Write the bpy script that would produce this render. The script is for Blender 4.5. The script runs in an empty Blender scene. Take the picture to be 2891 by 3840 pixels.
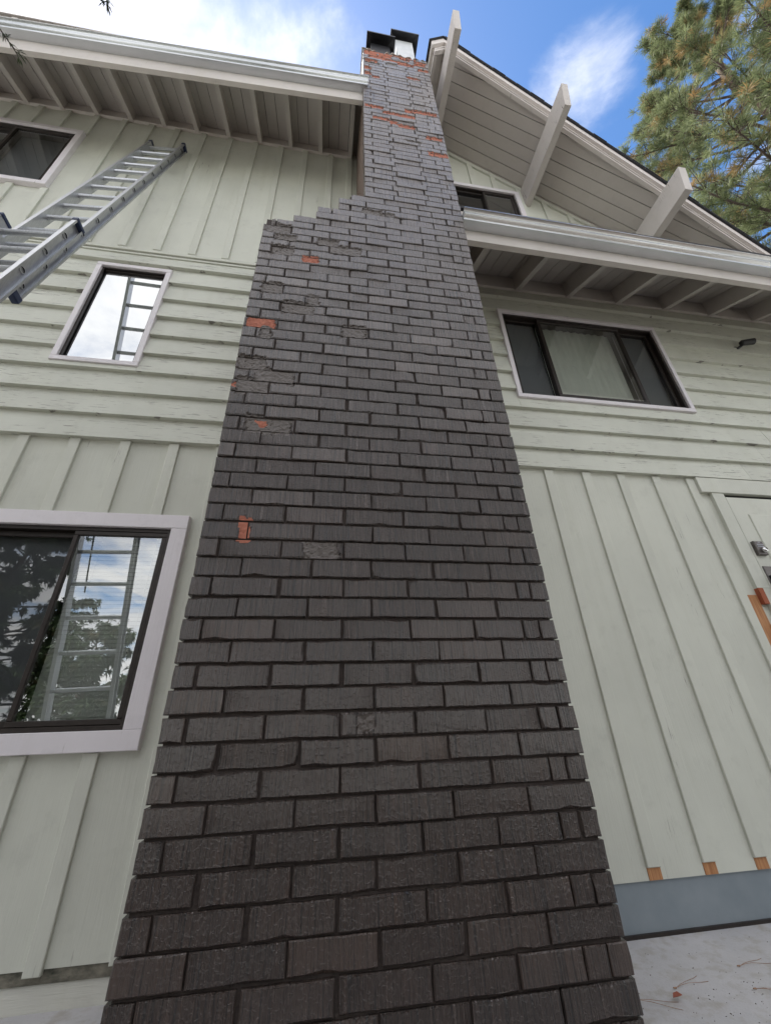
import bpy, bmesh, math, random
import numpy as np
from mathutils import Vector, Matrix, noise as mnoise

# ------------------------------------------------------------------ camera, sky, sun, exposure
scene = bpy.context.scene
COL = scene.collection
cam_d = bpy.data.cameras.new('camera')
cam = bpy.data.objects.new('camera', cam_d)
COL.objects.link(cam)
CR = Vector((0.98812, -0.14950, -0.03551)).normalized()
CF = Vector((0.14574, 0.86963, 0.47147)).normalized()
def set_camera():
    p, yw, ro = 0.4911, 0.1660, -0.0360
    fwd = Vector((math.sin(yw)*math.cos(p), math.cos(yw)*math.cos(p), math.sin(p)))
    r = Vector((math.cos(yw), -math.sin(yw), 0)); u = r.cross(fwd)
    r2 = r*math.cos(ro) + u*math.sin(ro); u2 = -r*math.sin(ro) + u*math.cos(ro)
    m = Matrix((r2, u2, -fwd)).transposed().to_4x4()
    m.translation = Vector((0.490, -1.542, 0.885))
    cam.matrix_world = m
set_camera()
cam_d.sensor_fit = 'VERTICAL'; cam_d.sensor_height = 24.0
cam_d.lens = 24.0*1506.374/3840
cam_d.clip_start = 0.02; cam_d.clip_end = 2000
scene.camera = cam

SUN_EL, SUN_AZ = math.radians(60), math.radians(-28)     # azimuth from +Y (behind the house), towards -X
sun_dir = Vector((math.sin(SUN_AZ)*math.cos(SUN_EL), math.cos(SUN_AZ)*math.cos(SUN_EL), math.sin(SUN_EL)))
world = bpy.data.worlds.new('World'); scene.world = world; world.use_nodes = True
wn = world.node_tree.nodes; wl = world.node_tree.links
wn.clear()
w_out = wn.new('ShaderNodeOutputWorld'); w_bg = wn.new('ShaderNodeBackground')
w_bg.inputs['Strength'].default_value = 0.10
wl.new(w_bg.outputs[0], w_out.inputs[0])
sky = wn.new('ShaderNodeTexSky'); sky.sky_type = 'NISHITA'; sky.sun_disc = False
sky.sun_elevation = SUN_EL; sky.sun_rotation = SUN_AZ
sky.altitude = 300; sky.air_density = 1.0; sky.dust_density = 0.6; sky.ozone_density = 2.2
w_tc = wn.new('ShaderNodeTexCoord')
# clouds: broken cover over the whole sky, mapped on a flat layer overhead
w_sep = wn.new('ShaderNodeSeparateXYZ'); wl.new(w_tc.outputs['Generated'], w_sep.inputs[0])
def wmath(op, a, b=None, c=None):
    n = wn.new('ShaderNodeMath'); n.operation = op
    for i, v in enumerate((a, b, c)):
        if v is None: continue
        if isinstance(v, (int, float)): n.inputs[i].default_value = v
        else: wl.new(v, n.inputs[i])
    return n.outputs[0]
zc = wmath('MAXIMUM', wmath('ADD', w_sep.outputs['Z'], 0.12), 0.05)
cx = wmath('DIVIDE', w_sep.outputs['X'], zc); cy = wmath('DIVIDE', w_sep.outputs['Y'], zc)
w_cmb = wn.new('ShaderNodeCombineXYZ'); wl.new(cx, w_cmb.inputs[0]); wl.new(cy, w_cmb.inputs[1])
CLOUD_SEED = 3.1
w_n1 = wn.new('ShaderNodeTexNoise'); w_n1.noise_dimensions = '3D'
w_n1.inputs['Scale'].default_value = 2.3; w_n1.inputs['Detail'].default_value = 10; w_n1.inputs['Roughness'].default_value = 0.60
w_n1.inputs['Distortion'].default_value = 0.5
w_off = wn.new('ShaderNodeVectorMath'); w_off.operation = 'ADD'
wl.new(w_cmb.outputs[0], w_off.inputs[0]); w_off.inputs[1].default_value = (1.7, 0.4, CLOUD_SEED)
wl.new(w_off.outputs[0], w_n1.inputs['Vector'])
# a clearer stretch runs behind the house towards the right, thicker cover elsewhere
def lobe(d, width):
    dn = Vector(d).normalized()
    n = wn.new('ShaderNodeVectorMath'); n.operation = 'DOT_PRODUCT'
    wl.new(w_tc.outputs['Generated'], n.inputs[0]); n.inputs[1].default_value = dn
    m = wn.new('ShaderNodeMapRange'); m.interpolation_type = 'SMOOTHSTEP'
    m.inputs['From Min'].default_value = math.cos(math.radians(width)); m.inputs['From Max'].default_value = 1.0
    wl.new(n.outputs['Value'], m.inputs['Value'])
    return m.outputs[0]
clear = lobe((0.24, 0.36, 0.90), 43)
wisp = lobe((0.325, 0.145, 0.934), 8)
wisp2 = lobe((0.385, 0.19, 0.903), 6)
bank = lobe((-0.50, 0.24, 0.83), 30)
dens = wmath('ADD', wmath('ADD', wmath('MULTIPLY_ADD', w_n1.outputs['Fac'], 2.1, -0.55), 0.24), wmath('MULTIPLY', clear, -0.69))
dens = wmath('ADD', dens, wmath('MULTIPLY', wisp, 0.24))
dens = wmath('ADD', dens, wmath('MULTIPLY', wisp2, 0.24))
dens = wmath('ADD', dens, wmath('MULTIPLY', bank, 0.13))
w_cr = wn.new('ShaderNodeMapRange'); w_cr.interpolation_type = 'SMOOTHSTEP'
w_cr.inputs['From Min'].default_value = 0.22; w_cr.inputs['From Max'].default_value = 0.86
wl.new(dens, w_cr.inputs['Value'])
w_mix = wn.new('ShaderNodeMix'); w_mix.data_type = 'RGBA'
wl.new(w_cr.outputs[0], w_mix.inputs['Factor'])
w_sat = wn.new('ShaderNodeHueSaturation'); w_sat.inputs['Saturation'].default_value = 1.22; w_sat.inputs['Value'].default_value = 1.02
wl.new(sky.outputs[0], w_sat.inputs['Color'])
wl.new(w_sat.outputs[0], w_mix.inputs['A'])
w_n2 = wn.new('ShaderNodeTexNoise'); w_n2.inputs['Scale'].default_value = 2.6; w_n2.inputs['Detail'].default_value = 8; w_n2.inputs['Roughness'].default_value = 0.6
wl.new(w_off.outputs[0], w_n2.inputs['Vector'])
w_c2 = wn.new('ShaderNodeMapRange'); w_c2.inputs['From Min'].default_value = 0.35; w_c2.inputs['From Max'].default_value = 0.66
wl.new(w_n2.outputs['Fac'], w_c2.inputs['Value'])
w_cl = wn.new('ShaderNodeMix'); w_cl.data_type = 'RGBA'; wl.new(w_c2.outputs[0], w_cl.inputs['Factor'])
w_cl.inputs['A'].default_value = (5.6, 5.6, 5.8, 1); w_cl.inputs['B'].default_value = (8.4, 8.15, 7.95, 1)
wl.new(w_cl.outputs['Result'], w_mix.inputs['B'])
wl.new(w_mix.outputs['Result'], w_bg.inputs['Color'])

sun_l = bpy.data.lights.new('sun', 'SUN'); sun_l.energy = 5.0; sun_l.angle = math.radians(0.6); sun_l.color = (1.0, 0.95, 0.87)
sun = bpy.data.objects.new('sun', sun_l); COL.objects.link(sun)
sun.rotation_euler = sun_dir.to_track_quat('Z', 'Y').to_euler()
sun.location = sun_dir*40
vs = scene.view_settings
vs.view_transform = 'Standard'; vs.look = 'None'; vs.gamma = 1.0; vs.use_curve_mapping = False
vs.exposure = 1.30
scene.cycles.max_bounces = 8; scene.cycles.transparent_max_bounces = 12

rng = random.Random(11); nrng = np.random.default_rng(5)
# ------------------------------------------------------------------ materials
class NT:
    def __init__(s, name):
        s.m = bpy.data.materials.new(name); s.m.use_nodes = True
        s.t = s.m.node_tree; s.n = s.t.nodes; s.l = s.t.links
        s.p = s.n['Principled BSDF']
        s.geo = None
    def link(s, a, b): s.l.new(a, b)
    def pos(s, scale=(1, 1, 1), rnd=0.0):
        g = s.n.new('ShaderNodeNewGeometry')
        mp = s.n.new('ShaderNodeMapping'); mp.inputs['Scale'].default_value = scale
        s.link(g.outputs['Position'], mp.inputs['Vector'])
        if rnd:
            oi = s.n.new('ShaderNodeObjectInfo')
            ml = s.n.new('ShaderNodeMath'); ml.operation = 'MULTIPLY'; ml.inputs[1].default_value = rnd
            s.link(oi.outputs['Random'], ml.inputs[0])
            cb = s.n.new('ShaderNodeCombineXYZ')
            for i in range(3): s.link(ml.outputs[0], cb.inputs[i])
            s.link(cb.outputs[0], mp.inputs['Location'])
        return mp.outputs[0]
    def noise(s, vec, scale, detail=4, rough=0.55, dist=0.0):
        n = s.n.new('ShaderNodeTexNoise'); n.inputs['Scale'].default_value = scale
        n.inputs['Detail'].default_value = detail; n.inputs['Roughness'].default_value = rough
        n.inputs['Distortion'].default_value = dist
        s.link(vec, n.inputs['Vector']); return n.outputs['Fac']
    def ramp(s, fac, lo, hi, a=0.0, b=1.0):
        n = s.n.new('ShaderNodeMapRange'); n.inputs['From Min'].default_value = lo; n.inputs['From Max'].default_value = hi
        n.inputs['To Min'].default_value = a; n.inputs['To Max'].default_value = b
        s.link(fac, n.inputs['Value']); return n.outputs[0]
    def mix(s, fac, a, b):
        n = s.n.new('ShaderNodeMix'); n.data_type = 'RGBA'
        if isinstance(fac, (int, float)): n.inputs['Factor'].default_value = fac
        else: s.link(fac, n.inputs['Factor'])
        for k, v in (('A', a), ('B', b)):
            if isinstance(v, tuple): n.inputs[k].default_value = (*v, 1)
            else: s.link(v, n.inputs[k])
        return n.outputs['Result']
    def math(s, op, a, b=0.0):
        n = s.n.new('ShaderNodeMath'); n.operation = op
        for i, v in enumerate((a, b)):
            if isinstance(v, (int, float)): n.inputs[i].default_value = v
            else: s.link(v, n.inputs[i])
        return n.outputs[0]
    def rand(s):
        return s.n.new('ShaderNodeObjectInfo').outputs['Random']
    def bump(s, h, strength, dist):
        n = s.n.new('ShaderNodeBump'); n.inputs['Strength'].default_value = strength; n.inputs['Distance'].default_value = dist
        s.link(h, n.inputs['Height']); s.link(n.outputs[0], s.p.inputs['Normal'])
    def col(s, c):
        if isinstance(c, tuple): s.p.inputs['Base Color'].default_value = (*c, 1)
        else: s.link(c, s.p.inputs['Base Color'])
    def set(s, **k):
        for a, v in k.items():
            i = s.p.inputs[a.replace('_', ' ')]
            if isinstance(v, (int, float)): i.default_value = v
            else: s.link(v, i)

MAT = {}
def painted_wood(name, base, wear=0.0, along='z', wearcol=(0.20, 0.19, 0.17), rough=0.62, grain=0.25, tone=0.07):
    t = NT(name)
    sc = (30, 30, 1.6) if along == 'z' else (1.6, 30, 30)
    if along == 'y': sc = (30, 1.6, 30)
    v = t.pos(sc, 37.0); g = t.noise(v, 3.0, 6, 0.6, 0.4)
    big = t.noise(t.pos((1, 1, 1), 11.0), 1.7, 4)
    dirt = t.noise(t.pos((1, 1, 1), 23.0), 9, 6, 0.65)
    c = t.mix(t.ramp(big, 0.3, 0.7), tuple(b*(1-tone) for b in base), tuple(min(1, b*(1+tone)) for b in base))
    c = t.mix(t.math('MULTIPLY', t.ramp(dirt, 0.56, 0.8), 0.35), c, tuple(b*0.66 for b in base))
    stv = t.noise(t.pos((9, 9, 0.55), 5.0), 1.0, 5, 0.6)
    c = t.mix(t.math('MULTIPLY', t.ramp(stv, 0.52, 0.78), 0.22), c, tuple(b*f for b, f in zip(base, (0.70, 0.70, 0.60))))
    rv = t.rand(); c = t.mix(t.math('MULTIPLY', rv, 0.09), c, tuple(b*0.72 for b in base))
    if wear > 0:
        sc2 = (7, 7, 130) if along == 'x' else (130, 130, 7)
        st = t.noise(t.pos(sc2, 51.0), 1.0, 5, 0.6, 0.2)
        pt = t.noise(t.pos((1.5, 1, 5) if along == 'x' else (5, 1, 1.5), 13.0), 1.6, 3)
        mk = t.math('MULTIPLY', t.ramp(st, 0.60, 0.64), t.ramp(pt, 0.64-wear*0.16, 0.74-wear*0.16))
        c = t.mix(mk, c, wearcol)
        g = t.math('SUBTRACT', g, t.math('MULTIPLY', mk, 0.5))
    t.col(c); t.set(Roughness=rough)
    t.bump(g, grain, 0.006)
    MAT[name] = t.m
painted_wood('mint_paint', (0.572, 0.585, 0.515), 0.06, 'z')
painted_wood('mint_lap', (0.572, 0.587, 0.517), 1.35, 'x')
painted_wood('mint_trim', (0.582, 0.595, 0.527), 0.1, 'z')
painted_wood('lilac_trim', (0.72, 0.69, 0.715), 0.1, 'z', rough=0.5, tone=0.04)
painted_wood('eave_paint', (0.56, 0.525, 0.495), 0.05, 'y', tone=0.05, grain=0.15)
painted_wood('soffit_paint', (0.53, 0.495, 0.47), 0.0, 'y', tone=0.05, grain=0.1)
painted_wood('beam_paint', (0.55, 0.515, 0.49), 0.75, 'y', wearcol=(0.17, 0.15, 0.14), grain=0.4)
painted_wood('rake_paint', (0.62, 0.575, 0.55), 0.3, 'x', grain=0.3)
painted_wood('cream_concrete', (0.60, 0.60, 0.54), 0.0, 'x', tone=0.08, rough=0.8, grain=0.5)


def brick_paint():
    t = NT('brick_paint')
    oi = t.rand()
    lines = t.noise(t.pos((165, 40, 3.2), 91.0), 1.0, 4, 0.65, 0.1)
    blobs = t.noise(t.pos((1, 1, 1), 17.0), 95, 3, 0.5, 0.6)
    sm = t.ramp(oi, 0.75, 0.95, 1.0, 0.45)
    h = t.math('ADD', t.math('MULTIPLY', t.ramp(lines, 0.36, 0.60), 1.0), t.math('MULTIPLY', t.ramp(blobs, 0.48, 0.70), 0.28))
    h = t.math('MULTIPLY', h, sm)
    pores = t.ramp(lines, 0.36, 0.47)
    c = t.mix(oi, (0.056, 0.037, 0.029), (0.072, 0.049, 0.039))
    dirt = t.noise(t.pos((1, 1, 1), 5.0), 3.0, 5, 0.6)
    c = t.mix(t.ramp(dirt, 0.35, 0.75), c, (0.048, 0.034, 0.028))
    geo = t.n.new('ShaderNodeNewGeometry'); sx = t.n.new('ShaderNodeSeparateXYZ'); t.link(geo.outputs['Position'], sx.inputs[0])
    wz = t.math('ADD', sx.outputs['Z'], t.math('MULTIPLY', t.noise(t.pos((1, 1, 1)), 2.5, 5), 2.4))   # base colour lightens up the stack, sky sheen painted in
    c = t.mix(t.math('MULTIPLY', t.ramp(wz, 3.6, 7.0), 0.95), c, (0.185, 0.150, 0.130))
    c = t.mix(pores, (0.016, 0.013, 0.012), c)
    t.col(c); t.set(Roughness=t.ramp(blobs, 0.3, 0.7, 0.30, 0.44))
    t.p.inputs['Specular IOR Level'].default_value = 0.5
    t.set(Coat_Weight=0.75, Coat_Roughness=0.24); t.p.inputs['Coat IOR'].default_value = 1.5
    t.bump(h, 1.0, 0.0065)
    t.link(t.p.inputs['Normal'].links[0].from_socket, t.p.inputs['Coat Normal']); MAT['brick_paint'] = t.m
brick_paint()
def simple(name, c0, c1, scale=8, rough=0.7, bump=0.3, dist=0.005, metallic=0.0, stretch=(1, 1, 1), spec=0.5, detail=5):
    t = NT(name); v = t.pos(stretch, 7.0); n = t.noise(v, scale, detail, 0.6)
    t.col(t.mix(t.ramp(n, 0.3, 0.7), c0, c1)); t.set(Roughness=rough, Metallic=metallic)
    t.p.inputs['Specular IOR Level'].default_value = spec
    if bump: t.bump(n, bump, dist)
    MAT[name] = t.m
simple('mortar_paint', (0.036, 0.028, 0.025), (0.060, 0.046, 0.040), 60, 0.9, 0.8, 0.006)
simple('clay_red', (0.30, 0.10, 0.065), (0.43, 0.165, 0.11), 45, 0.9, 0.8, 0.005)
simple('spall_grey', (0.080, 0.067, 0.059), (0.125, 0.108, 0.098), 55, 0.42, 0.9, 0.006)
simple('blue_concrete', (0.18, 0.215, 0.24), (0.25, 0.285, 0.31), 3.5, 0.75, 0.25, 0.006, detail=8)
simple('side_brick', (0.10, 0.075, 0.06), (0.20, 0.14, 0.11), 20, 0.8, 0.6, 0.005)
simple('mortar_cap', (0.30, 0.28, 0.26), (0.45, 0.43, 0.40), 22, 0.9, 0.9, 0.01)
simple('gutter_metal', (0.50, 0.52, 0.535), (0.57, 0.585, 0.60), 3, 0.24, 0.04, 0.002, 0.75)
simple('galvanised', (0.55, 0.58, 0.60), (0.68, 0.70, 0.72), 9, 0.5, 0.0, 0.0, 0.25)
simple('dark_metal', (0.015, 0.016, 0.02), (0.03, 0.03, 0.035), 9, 0.5, 0.0, 0.0, 0.3)
simple('bronze_frame', (0.018, 0.014, 0.012), (0.035, 0.027, 0.023), 30, 0.42, 0.1, 0.001, 0.3)
simple('shingle', (0.020, 0.021, 0.027), (0.05, 0.05, 0.055), 60, 0.95, 0.8, 0.01)
simple('raw_wood', (0.30, 0.12, 0.045), (0.52, 0.27, 0.12), 2.0, 0.75, 0.4, 0.004, 0.0, (60, 60, 2.5))
simple('red_wood', (0.28, 0.07, 0.03), (0.36, 0.11, 0.05), 2.0, 0.8, 0.3, 0.004, 0.0, (40, 40, 3))
simple('aluminium', (0.44, 0.455, 0.48), (0.58, 0.595, 0.62), 5, 0.36, 0.1, 0.001, 0.85, (30, 30, 3))
simple('navy_plastic', (0.012, 0.022, 0.06), (0.02, 0.035, 0.09), 20, 0.5, 0.0)
simple('black_plastic', (0.008, 0.008, 0.009), (0.014, 0.014, 0.015), 20, 0.45, 0.0)
simple('black_rope', (0.012, 0.012, 0.014), (0.03, 0.03, 0.03), 200, 0.9, 0.3, 0.002)
simple('keypad_metal', (0.10, 0.09, 0.085), (0.15, 0.135, 0.125), 40, 0.4, 0.0, 0.0, 0.6)
simple('chrome', (0.7, 0.7, 0.7), (0.8, 0.8, 0.8), 4, 0.15, 0.0, 0.0, 1.0)
simple('button_grey', (0.35, 0.36, 0.40), (0.42, 0.43, 0.48), 40, 0.5, 0.0)
simple('blind_white', (0.72, 0.75, 0.71), (0.80, 0.82, 0.78), 6, 0.6, 0.0)
simple('curtain', (0.68, 0.71, 0.64), (0.78, 0.80, 0.73), 4, 0.8, 0.2, 0.01, 0.0, (12, 1, 0.6))
simple('room_dark', (0.05, 0.05, 0.05), (0.08, 0.078, 0.075), 3, 0.9, 0.0)
simple('insect_screen', (0.36, 0.365, 0.375), (0.42, 0.425, 0.435), 300, 0.8, 0.0)
simple('bark', (0.05, 0.032, 0.022), (0.12, 0.08, 0.055), 12, 0.95, 0.9, 0.03, 0.0, (2, 2, 0.6))
simple('twig', (0.035, 0.025, 0.02), (0.07, 0.05, 0.04), 12, 0.9, 0.0)
simple('grey_timber', (0.22, 0.235, 0.25), (0.28, 0.295, 0.31), 4, 0.7, 0.1)
simple('dry_leaf', (0.22, 0.055, 0.03), (0.30, 0.09, 0.05), 60, 0.7, 0.2, 0.002)
simple('dead_needle', (0.26, 0.15, 0.09), (0.36, 0.23, 0.15), 60, 0.8, 0.0)
simple('debris', (0.10, 0.085, 0.07), (0.22, 0.19, 0.16), 90, 0.9, 0.0)
simple('absorber_dark', (0.045, 0.032, 0.024), (0.10, 0.072, 0.052), 25, 0.95, 0.9, 0.03)
simple('bounce_ground', (0.43, 0.44, 0.43), (0.56, 0.565, 0.55), 3, 0.95, 0.6, 0.03)
simple('mould', (0.02, 0.025, 0.018), (0.26, 0.24, 0.19), 14, 0.9, 0.6, 0.006, 0.0, (1, 1, 2))

def concrete():
    t = NT('concrete'); p = t.pos()
    a = t.noise(p, 1.6, 6, 0.6); b = t.noise(p, 11, 6, 0.65); f = t.noise(p, 120, 3)
    c = t.mix(t.ramp(a, 0.3, 0.7), (0.44, 0.44, 0.455), (0.60, 0.59, 0.60))
    c = t.mix(t.math('MULTIPLY', t.ramp(b, 0.50, 0.66), 0.6), c, (0.36, 0.33, 0.28))
    c = t.mix(t.math('MULTIPLY', t.ramp(f, 0.62, 0.75), 0.35), c, (0.20, 0.18, 0.16))
    t.col(c); t.set(Roughness=0.75); t.bump(t.math('ADD', b, t.math('MULTIPLY', f, 0.4)), 0.4, 0.008); MAT['concrete'] = t.m
concrete()
def glass(name, refl, tint):
    t = NT(name); t.n.remove(t.p)
    out = t.n['Material Output']
    fr = t.n.new('ShaderNodeFresnel'); fr.inputs['IOR'].default_value = 1.5
    f = t.ramp(fr.outputs[0], 0.0, 1.0, refl, 1.0)
    gl = t.n.new('ShaderNodeBsdfGlossy'); gl.inputs['Roughness'].default_value = 0.0; gl.inputs['Color'].default_value = (0.93, 0.96, 0.97, 1)
    tr = t.n.new('ShaderNodeBsdfTransparent'); tr.inputs['Color'].default_value = (*tint, 1)
    wv = t.noise(t.pos((1, 1, 1), 3.0), 2.2, 1)
    bp = t.n.new('ShaderNodeBump'); bp.inputs['Strength'].default_value = 0.03; bp.inputs['Distance'].default_value = 0.02
    t.link(wv, bp.inputs['Height']); t.link(bp.outputs[0], gl.inputs['Normal'])
    mx = t.n.new('ShaderNodeMixShader'); t.link(f, mx.inputs[0]); t.link(tr.outputs[0], mx.inputs[1]); t.link(gl.outputs[0], mx.inputs[2])
    t.link(mx.outputs[0], out.inputs['Surface']); MAT[name] = t.m
glass('glass_clear', 0.32, (0.94, 0.96, 0.95)); glass('glass_sky', 0.62, (0.7, 0.75, 0.76)); glass('glass_dim', 0.10, (0.55, 0.57, 0.58))
def needles(name, a, b, c):
    t = NT(name)
    at = t.n.new('ShaderNodeVertexColor'); at.layer_name = 'tone'
    sp = t.n.new('ShaderNodeSeparateColor'); t.link(at.outputs['Color'], sp.inputs[0])
    cc = t.mix(sp.outputs[0], a, b); cc = t.mix(sp.outputs[1], cc, c)
    t.col(cc); t.set(Roughness=0.6); t.p.inputs['Specular IOR Level'].default_value = 0.15
    tl = t.n.new('ShaderNodeBsdfTranslucent'); t.link(cc, tl.inputs['Color'])
    mx = t.n.new('ShaderNodeMixShader'); mx.inputs[0].default_value = 0.3
    t.link(t.p.outputs[0], mx.inputs[1]); t.link(tl.outputs[0], mx.inputs[2]); t.link(mx.outputs[0], t.n['Material Output'].inputs['Surface'])
    MAT[name] = t.m
needles('pine_needles', (0.080, 0.103, 0.047), (0.195, 0.225, 0.115), (0.28, 0.18, 0.08))
needles('cedar_green', (0.02, 0.035, 0.015), (0.05, 0.075, 0.03), (0.09, 0.07, 0.03))

# ------------------------------------------------------------------ mesh helpers
def link(o, parent=None):
    COL.objects.link(o)
    if parent is not None: o.parent = parent
    return o
def mesh_obj(name, verts, faces, mats, parent=None, idx=None, smooth=False):
    me = bpy.data.meshes.new(name); me.from_pydata([tuple(v) for v in verts], [], faces)
    for m in ([mats] if isinstance(mats, str) else mats): me.materials.append(MAT[m])
    if idx is not None: me.polygons.foreach_set('material_index', idx)
    if smooth: me.polygons.foreach_set('use_smooth', [True]*len(faces))
    me.update()
    return link(bpy.data.objects.new(name, me), parent)
def empty(name, loc=(0, 0, 0)):
    o = bpy.data.objects.new(name, None); o.location = loc; o.empty_display_size = 0.1
    return link(o)
def tag(o, label, cat, group=None):
    o['label'] = label; o['category'] = cat
    if group: o['group'] = group
    return o
class MB:
    """collects solids into one mesh"""
    def __init__(s): s.v = []; s.f = []; s.i = []
    def add(s, vs, fs, mi=0):
        b = len(s.v); s.v += [tuple(v) for v in vs]; s.f += [tuple(b+k for k in f) for f in fs]; s.i += [mi]*len(fs); return s
    def box(s, x0, x1, y0, y1, z0, z1, mi=0, ch=0.0):
        if ch > 0:   # chamfer the edges of the front (-y) face
            c = ch
            vs = [(x0, y1, z0), (x1, y1, z0), (x1, y1, z1), (x0, y1, z1), (x0, y0+c, z0), (x1, y0+c, z0), (x1, y0+c, z1), (x0, y0+c, z1),
                  (x0+c, y0, z0+c), (x1-c, y0, z0+c), (x1-c, y0, z1-c), (x0+c, y0, z1-c)]
            fs = [(3, 2, 1, 0), (0, 1, 5, 4), (1, 2, 6, 5), (2, 3, 7, 6), (3, 0, 4, 7), (4, 5, 9, 8), (5, 6, 10, 9), (6, 7, 11, 10), (7, 4, 8, 11), (8, 9, 10, 11)]
            # orient
            return s.add(vs, fs, mi)
        vs = [(x0, y0, z0), (x1, y0, z0), (x1, y1, z0), (x0, y1, z0), (x0, y0, z1), (x1, y0, z1), (x1, y1, z1), (x0, y1, z1)]
        return s.add(vs, [(0, 3, 2, 1), (4, 5, 6, 7), (0, 1, 5, 4), (1, 2, 6, 5), (2, 3, 7, 6), (3, 0, 4, 7)], mi)
    def hexa(s, p, mi=0):   # 8 points, bottom ring then top ring
        return s.add(p, [(0, 3, 2, 1), (4, 5, 6, 7), (0, 1, 5, 4), (1, 2, 6, 5), (2, 3, 7, 6), (3, 0, 4, 7)], mi)
    def prism(s, prof, a, b, mi=0):
        """profile points swept from function a(pt) to b(pt)"""
        n = len(prof); vs = [a(p) for p in prof]+[b(p) for p in prof]
        fs = [tuple(range(n-1, -1, -1)), tuple(range(n, 2*n))]+[(k, (k+1) % n, n+(k+1) % n, n+k) for k in range(n)]
        return s.add(vs, fs, mi)
    def tube(s, p, q, r0, r1, n=8, mi=0, cap=True):
        p = Vector(p); q = Vector(q); d = (q-p).normalized()
        u = d.orthogonal().normalized(); w = d.cross(u)
        vs = []
        for c, r in ((p, r0), (q, r1)):
            for k in range(n):
                a = 2*math.pi*k/n; vs.append(c+u*(r*math.cos(a))+w*(r*math.sin(a)))
        fs = [(k, (k+1) % n, n+(k+1) % n, n+k) for k in range(n)]
        if cap: fs += [tuple(range(n-1, -1, -1)), tuple(range(n, 2*n))]
        return s.add(vs, fs, mi)
    def build(s, name, mats, parent=None, smooth=False):
        o = mesh_obj(name, s.v, s.f, mats, parent, s.i, smooth)
        bm = bmesh.new(); bm.from_mesh(o.data); bmesh.ops.recalc_face_normals(bm, faces=bm.faces); bm.to_mesh(o.data); bm.free()
        return o
def slab(name, mat, parent, x0, x1, y0, y1, z0, z1, ch=0.0):
    return MB().box(x0, x1, y0, y1, z0, z1, 0, ch).build(name, mat, parent)

D = 0.794            # plane of the house wall
SC = 0.0794          # brick course height
W = 18.044*SC        # chimney width

# ------------------------------------------------------------------ ground
def grid_sheet(name, x0, x1, y0, y1, nx, ny, zf, mat):
    xs = np.linspace(x0, x1, nx); ys = np.linspace(y0, y1, ny)
    vs = [(x, y, zf(x, y)) for y in ys for x in xs]
    fs = [(j*nx+i, j*nx+i+1, (j+1)*nx+i+1, (j+1)*nx+i) for j in range(ny-1) for i in range(nx-1)]
    return mesh_obj(name, vs, fs, mat)
g = grid_sheet('ground', -600, 600, -600, 600, 3, 3, lambda x, y: -0.06, 'bounce_ground'); g['kind'] = 'structure'  # out of view, made pale to bounce sunlight up under the eaves
def pz(x, y): return 0.006*math.sin(x*2.3+0.7)*math.cos(y*1.9)-0.004
pv = grid_sheet('pavement', -7.5, 9.5, -0.55, D+0.05, 90, 10, pz, 'concrete'); pv['kind'] = 'structure'
bd = grid_sheet('bounce_absorber', -7.5, 9.5, -5.6, -0.5, 40, 20, lambda x, y: -0.03+0.012*math.sin(x*5.1+y*3)*math.cos(y*6.3), 'absorber_dark'); bd['kind'] = 'structure'  # unseen dark sheet, added to cut ground bounce on the lower wall

# ------------------------------------------------------------------ house
house = empty('house', (1.0, D, 0)); tag(house, 'two storey house with pale mint board and batten and lap siding', 'house')
HOFF = Vector((1.0, D, 0))
def hs(o):      # parts are modelled in world space, shift them to the parent's frame
    o.location = o.location - HOFF; return o
def hbox(name, mat, x0, x1, y0, y1, z0, z1, ch=0.0): return hs(slab(name, mat, house, x0, x1, y0, y1, z0, z1, ch))

WIN = dict(w1=(-1.53, -0.32, 0.825, 2.045), w2=(-1.483, -0.902, 3.24, 4.40), w3=(-3.62, -2.235, 5.455, 6.60),
           w4=(2.035, 3.73, 3.28, 4.42), w5=(1.47, 2.745, 5.72, 6.865))
def holes_in(x0, x1, z0, z1):
    return [w for w in WIN.values() if w[1] > x0 and w[0] < x1 and w[3] > z0 and w[2] < z1]
def wall_panel(name, mat, x0, x1, z0, z1, y, thick=0.03, inset=0.03):
    hl = [(a+inset, b-inset, c+inset, d-inset) for a, b, c, d in holes_in(x0, x1, z0, z1)]
    xs = sorted({x0, x1, *[h[0] for h in hl if x0 < h[0] < x1], *[h[1] for h in hl if x0 < h[1] < x1]})
    zs = sorted({z0, z1, *[h[2] for h in hl if z0 < h[2] < z1], *[h[3] for h in hl if z0 < h[3] < z1]})
    m = MB()
    for a, b in zip(xs, xs[1:]):
        for c, d in zip(zs, zs[1:]):
            cx_, cz_ = (a+b)/2, (c+d)/2
            if any(h[0] < cx_ < h[1] and h[2] < cz_ < h[3] for h in hl): continue
            m.box(a, b, y, y+thick, c, d)
    return hs(m.build(name, mat, house))
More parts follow.
